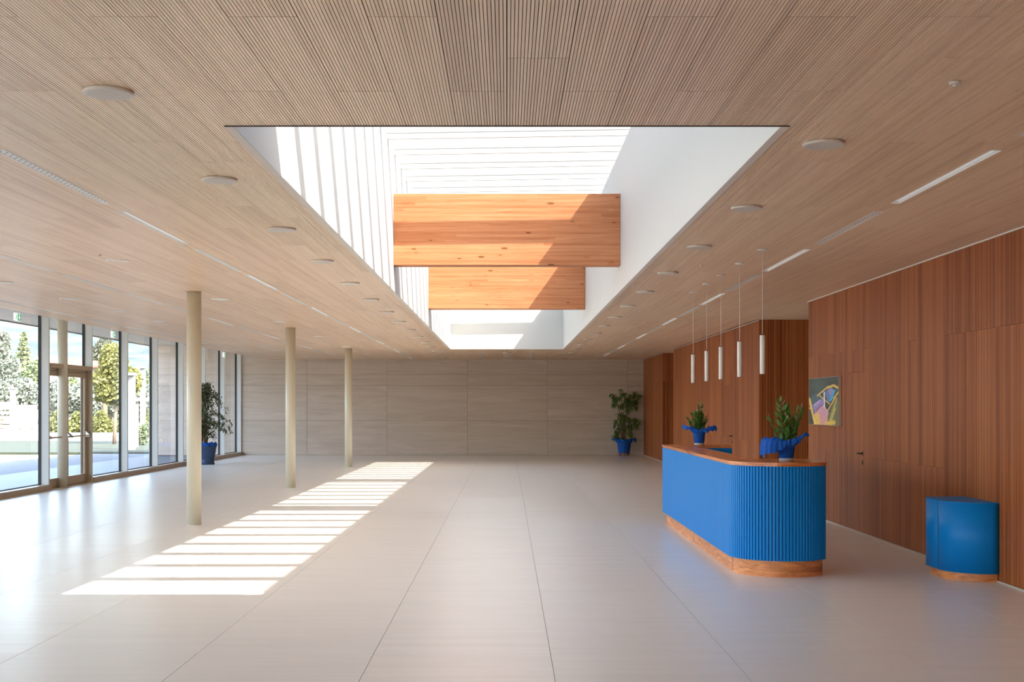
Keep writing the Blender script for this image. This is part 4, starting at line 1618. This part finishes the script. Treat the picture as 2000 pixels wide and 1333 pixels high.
for i, (px, py, w_, h_, lb) in enumerate([(-10, 775, 40, 40, 'silver olive tree at the left frame edge'), (40, 770, 42, 34, 'silver olive tree behind the slotted fence'), (108, 775, 40, 38, 'silver olive tree left of the glass door'),
                                          (165, 778, 38, 36, 'silver olive tree seen through the glass door'), (215, 785, 34, 30, 'silver olive tree behind the yellow green tree'), (290, 785, 34, 40, 'silver olive tree behind the portal')]):
    Y = 80 + 4 * (i % 3)
    tree('olive_tree', lb, (at(px, 0, Y)[0], Y, 0), 1.6, .14, clumps_in([(px, py, w_, h_ * .8), (px - 16, py + 18, w_ * .7, h_ * .6), (px + 16, py + 16, w_ * .7, h_ * .6), (px + 4, py - 16, w_ * .6, h_ * .5)], Y), 4200, .24, M_OLIVE, 60 + i, 'tree', 'olive trees beyond the garden')
# conifers and leafy trees further back
def conifer(px, ytop, ybot, wpx, Y, label, mat, seed, n=2500):
    r = random.Random(seed)
    base = (at(px, 0, Y)[0], Y, 0)
    t = thing('conifer_tree', label, 'tree', base)
    top = at(px, ytop, Y)[2]
    bot = at(px, ybot, Y)[2]
    MB().tube([base, (base[0], Y, top - .3)], [.2, .04], 6).build('trunk', M_BARK, t)
    m = MB()
    tiers = 9
    for k in range(tiers):
        q = (k + .5) / tiers
        z = top - (top - bot) * q
        rad = wpx * Y / 2400 * (.15 + .85 * q) * r.uniform(.8, 1.15)
        for c in range(6):
            a = c * 1.05 + k
            foliage(m, (base[0] + math.cos(a) * rad * .55, Y + math.sin(a) * rad * .55, z - .1 * rad), (rad * .45, rad * .45, (top - bot) / tiers * .35), n // (tiers * 6), .26, r)
    m.build('foliage', mat, t)['kind'] = 'stuff'


conifer(46, 648, 730, 22, 95, 'pale conifer seen through the leftmost window', M_GREENT, 71, 2600)
conifer(205, 655, 700, 34, 75, 'dark conifer above the yellow green tree', M_PINE, 72, 4200)
tree('leafy_tree', 'grey green tree at the left frame edge behind the fence', (at(2, 0, 92)[0], 92, 0), 2.2, .16,
     clumps_in([(2, 672, 20, 26), (-4, 700, 26, 30), (16, 720, 24, 26), (24, 745, 28, 24)], 92), 5200, .28, M_OLIVE, 73)
tree('leafy_tree', 'fresh green tree just left of the first mullion', (at(62, 0, 90)[0], 90, 0), 2.0, .14,
     clumps_in([(62, 735, 20, 24), (56, 755, 18, 20), (72, 720, 12, 18), (140, 762, 20, 24)], 90), 3600, .24, M_GREENT, 74)
tree('leafy_tree', 'green tree glimpsed right of the portal', (at(264, 0, 97)[0], 97, 0), 2.0, .14,
     clumps_in([(262, 760, 18, 40), (286, 765, 18, 46), (300, 740, 12, 30)], 97), 3600, .24, M_GREENT, 75)


def house(label, pxl, pxr, yridge, yeave, Y, dep, roof):
    xl, xr = at(pxl, 0, Y)[0], at(pxr, 0, Y)[0]
    zr, ze = at(0, yridge, Y)[2], at(0, yeave, Y)[2]
    t = thing('house', label, 'house', ((xl + xr) / 2, Y, 0), 'houses beyond the garden')
    MB().box(xl + .4, xr - .4, Y, Y + dep, 0, ze).build('walls', M_HOUSE, t)
    ym = Y + dep / 2
    e = .5
    m = MB()
    m.add([(xl, Y - e, ze), (xr, Y - e, ze), (xr - 1.2, ym, zr), (xl + 1.2, ym, zr), (xl, Y + dep + e, ze), (xr, Y + dep + e, ze),
           (xl, Y - e, ze - .15), (xr, Y - e, ze - .15), (xr, Y + dep + e, ze - .15), (xl, Y + dep + e, ze - .15)],
          [(0, 1, 2, 3), (3, 2, 5, 4), (0, 3, 4), (1, 5, 2), (0, 6, 7, 1), (1, 7, 8, 5), (5, 8, 9, 4), (4, 9, 6, 0), (6, 9, 8, 7)])
    m.build('roof', roof, t)
    n = max(2, int((xr - xl) / 3))
    for k in range(n):
        xx = xl + .4 + (xr - xl - .8) * (k + .5) / n
        MB().box(xx - .45, xx + .45, Y - .04, Y + .02, ze - 2.2, ze - .9).build('window', M_SLOT, t)


M_ROOF2 = plain('orange_tile_roof', S(150, 104, 62), 0.8, vary=0.06, scale=1.5)
house('house with pink tiled roof seen over the glass door', 84, 205, 695, 716, 125, 8, M_ROOF)
house('house with orange tiled roof behind the pale conifer', 28, 92, 694, 712, 140, 8, M_ROOF2)
house('house with red tiled roof behind trees at left edge', -60, 36, 706, 730, 118, 8, M_ROOF)

# wooded hills
r = random.Random(9)
HX, HY = 90, 40
vs_, fs_ = [], []
for j in range(HY + 1):
    for i in range(HX + 1):
        X_ = -900 + 1150 * i / HX
        Y_ = 300 + 900 * j / HY
        q = j / HY
        nz = mnoise.fractal(Vector((X_ * .004, Y_ * .004, 1.7)), 1.0, 2.0, 5)
        zz = (q ** 1.25) * (88 + 26 * nz) - 4 + 6 * mnoise.noise(Vector((X_ * .03, Y_ * .03, 4))) * q
        zz -= max(0, (X_ + 250) / 500) * 38 * q
        vs_.append((X_, Y_, zz))
for j in range(HY):
    for i in range(HX):
        k = j * (HX + 1) + i
        fs_.append((k, k + 1, k + HX + 2, k + HX + 1))
m = MB()
m.add(vs_, fs_, 0, True)
tag(m.build('hills', M_HILL), 'hazy blue green wooded hillside far behind the houses', 'hills', kind='structure')
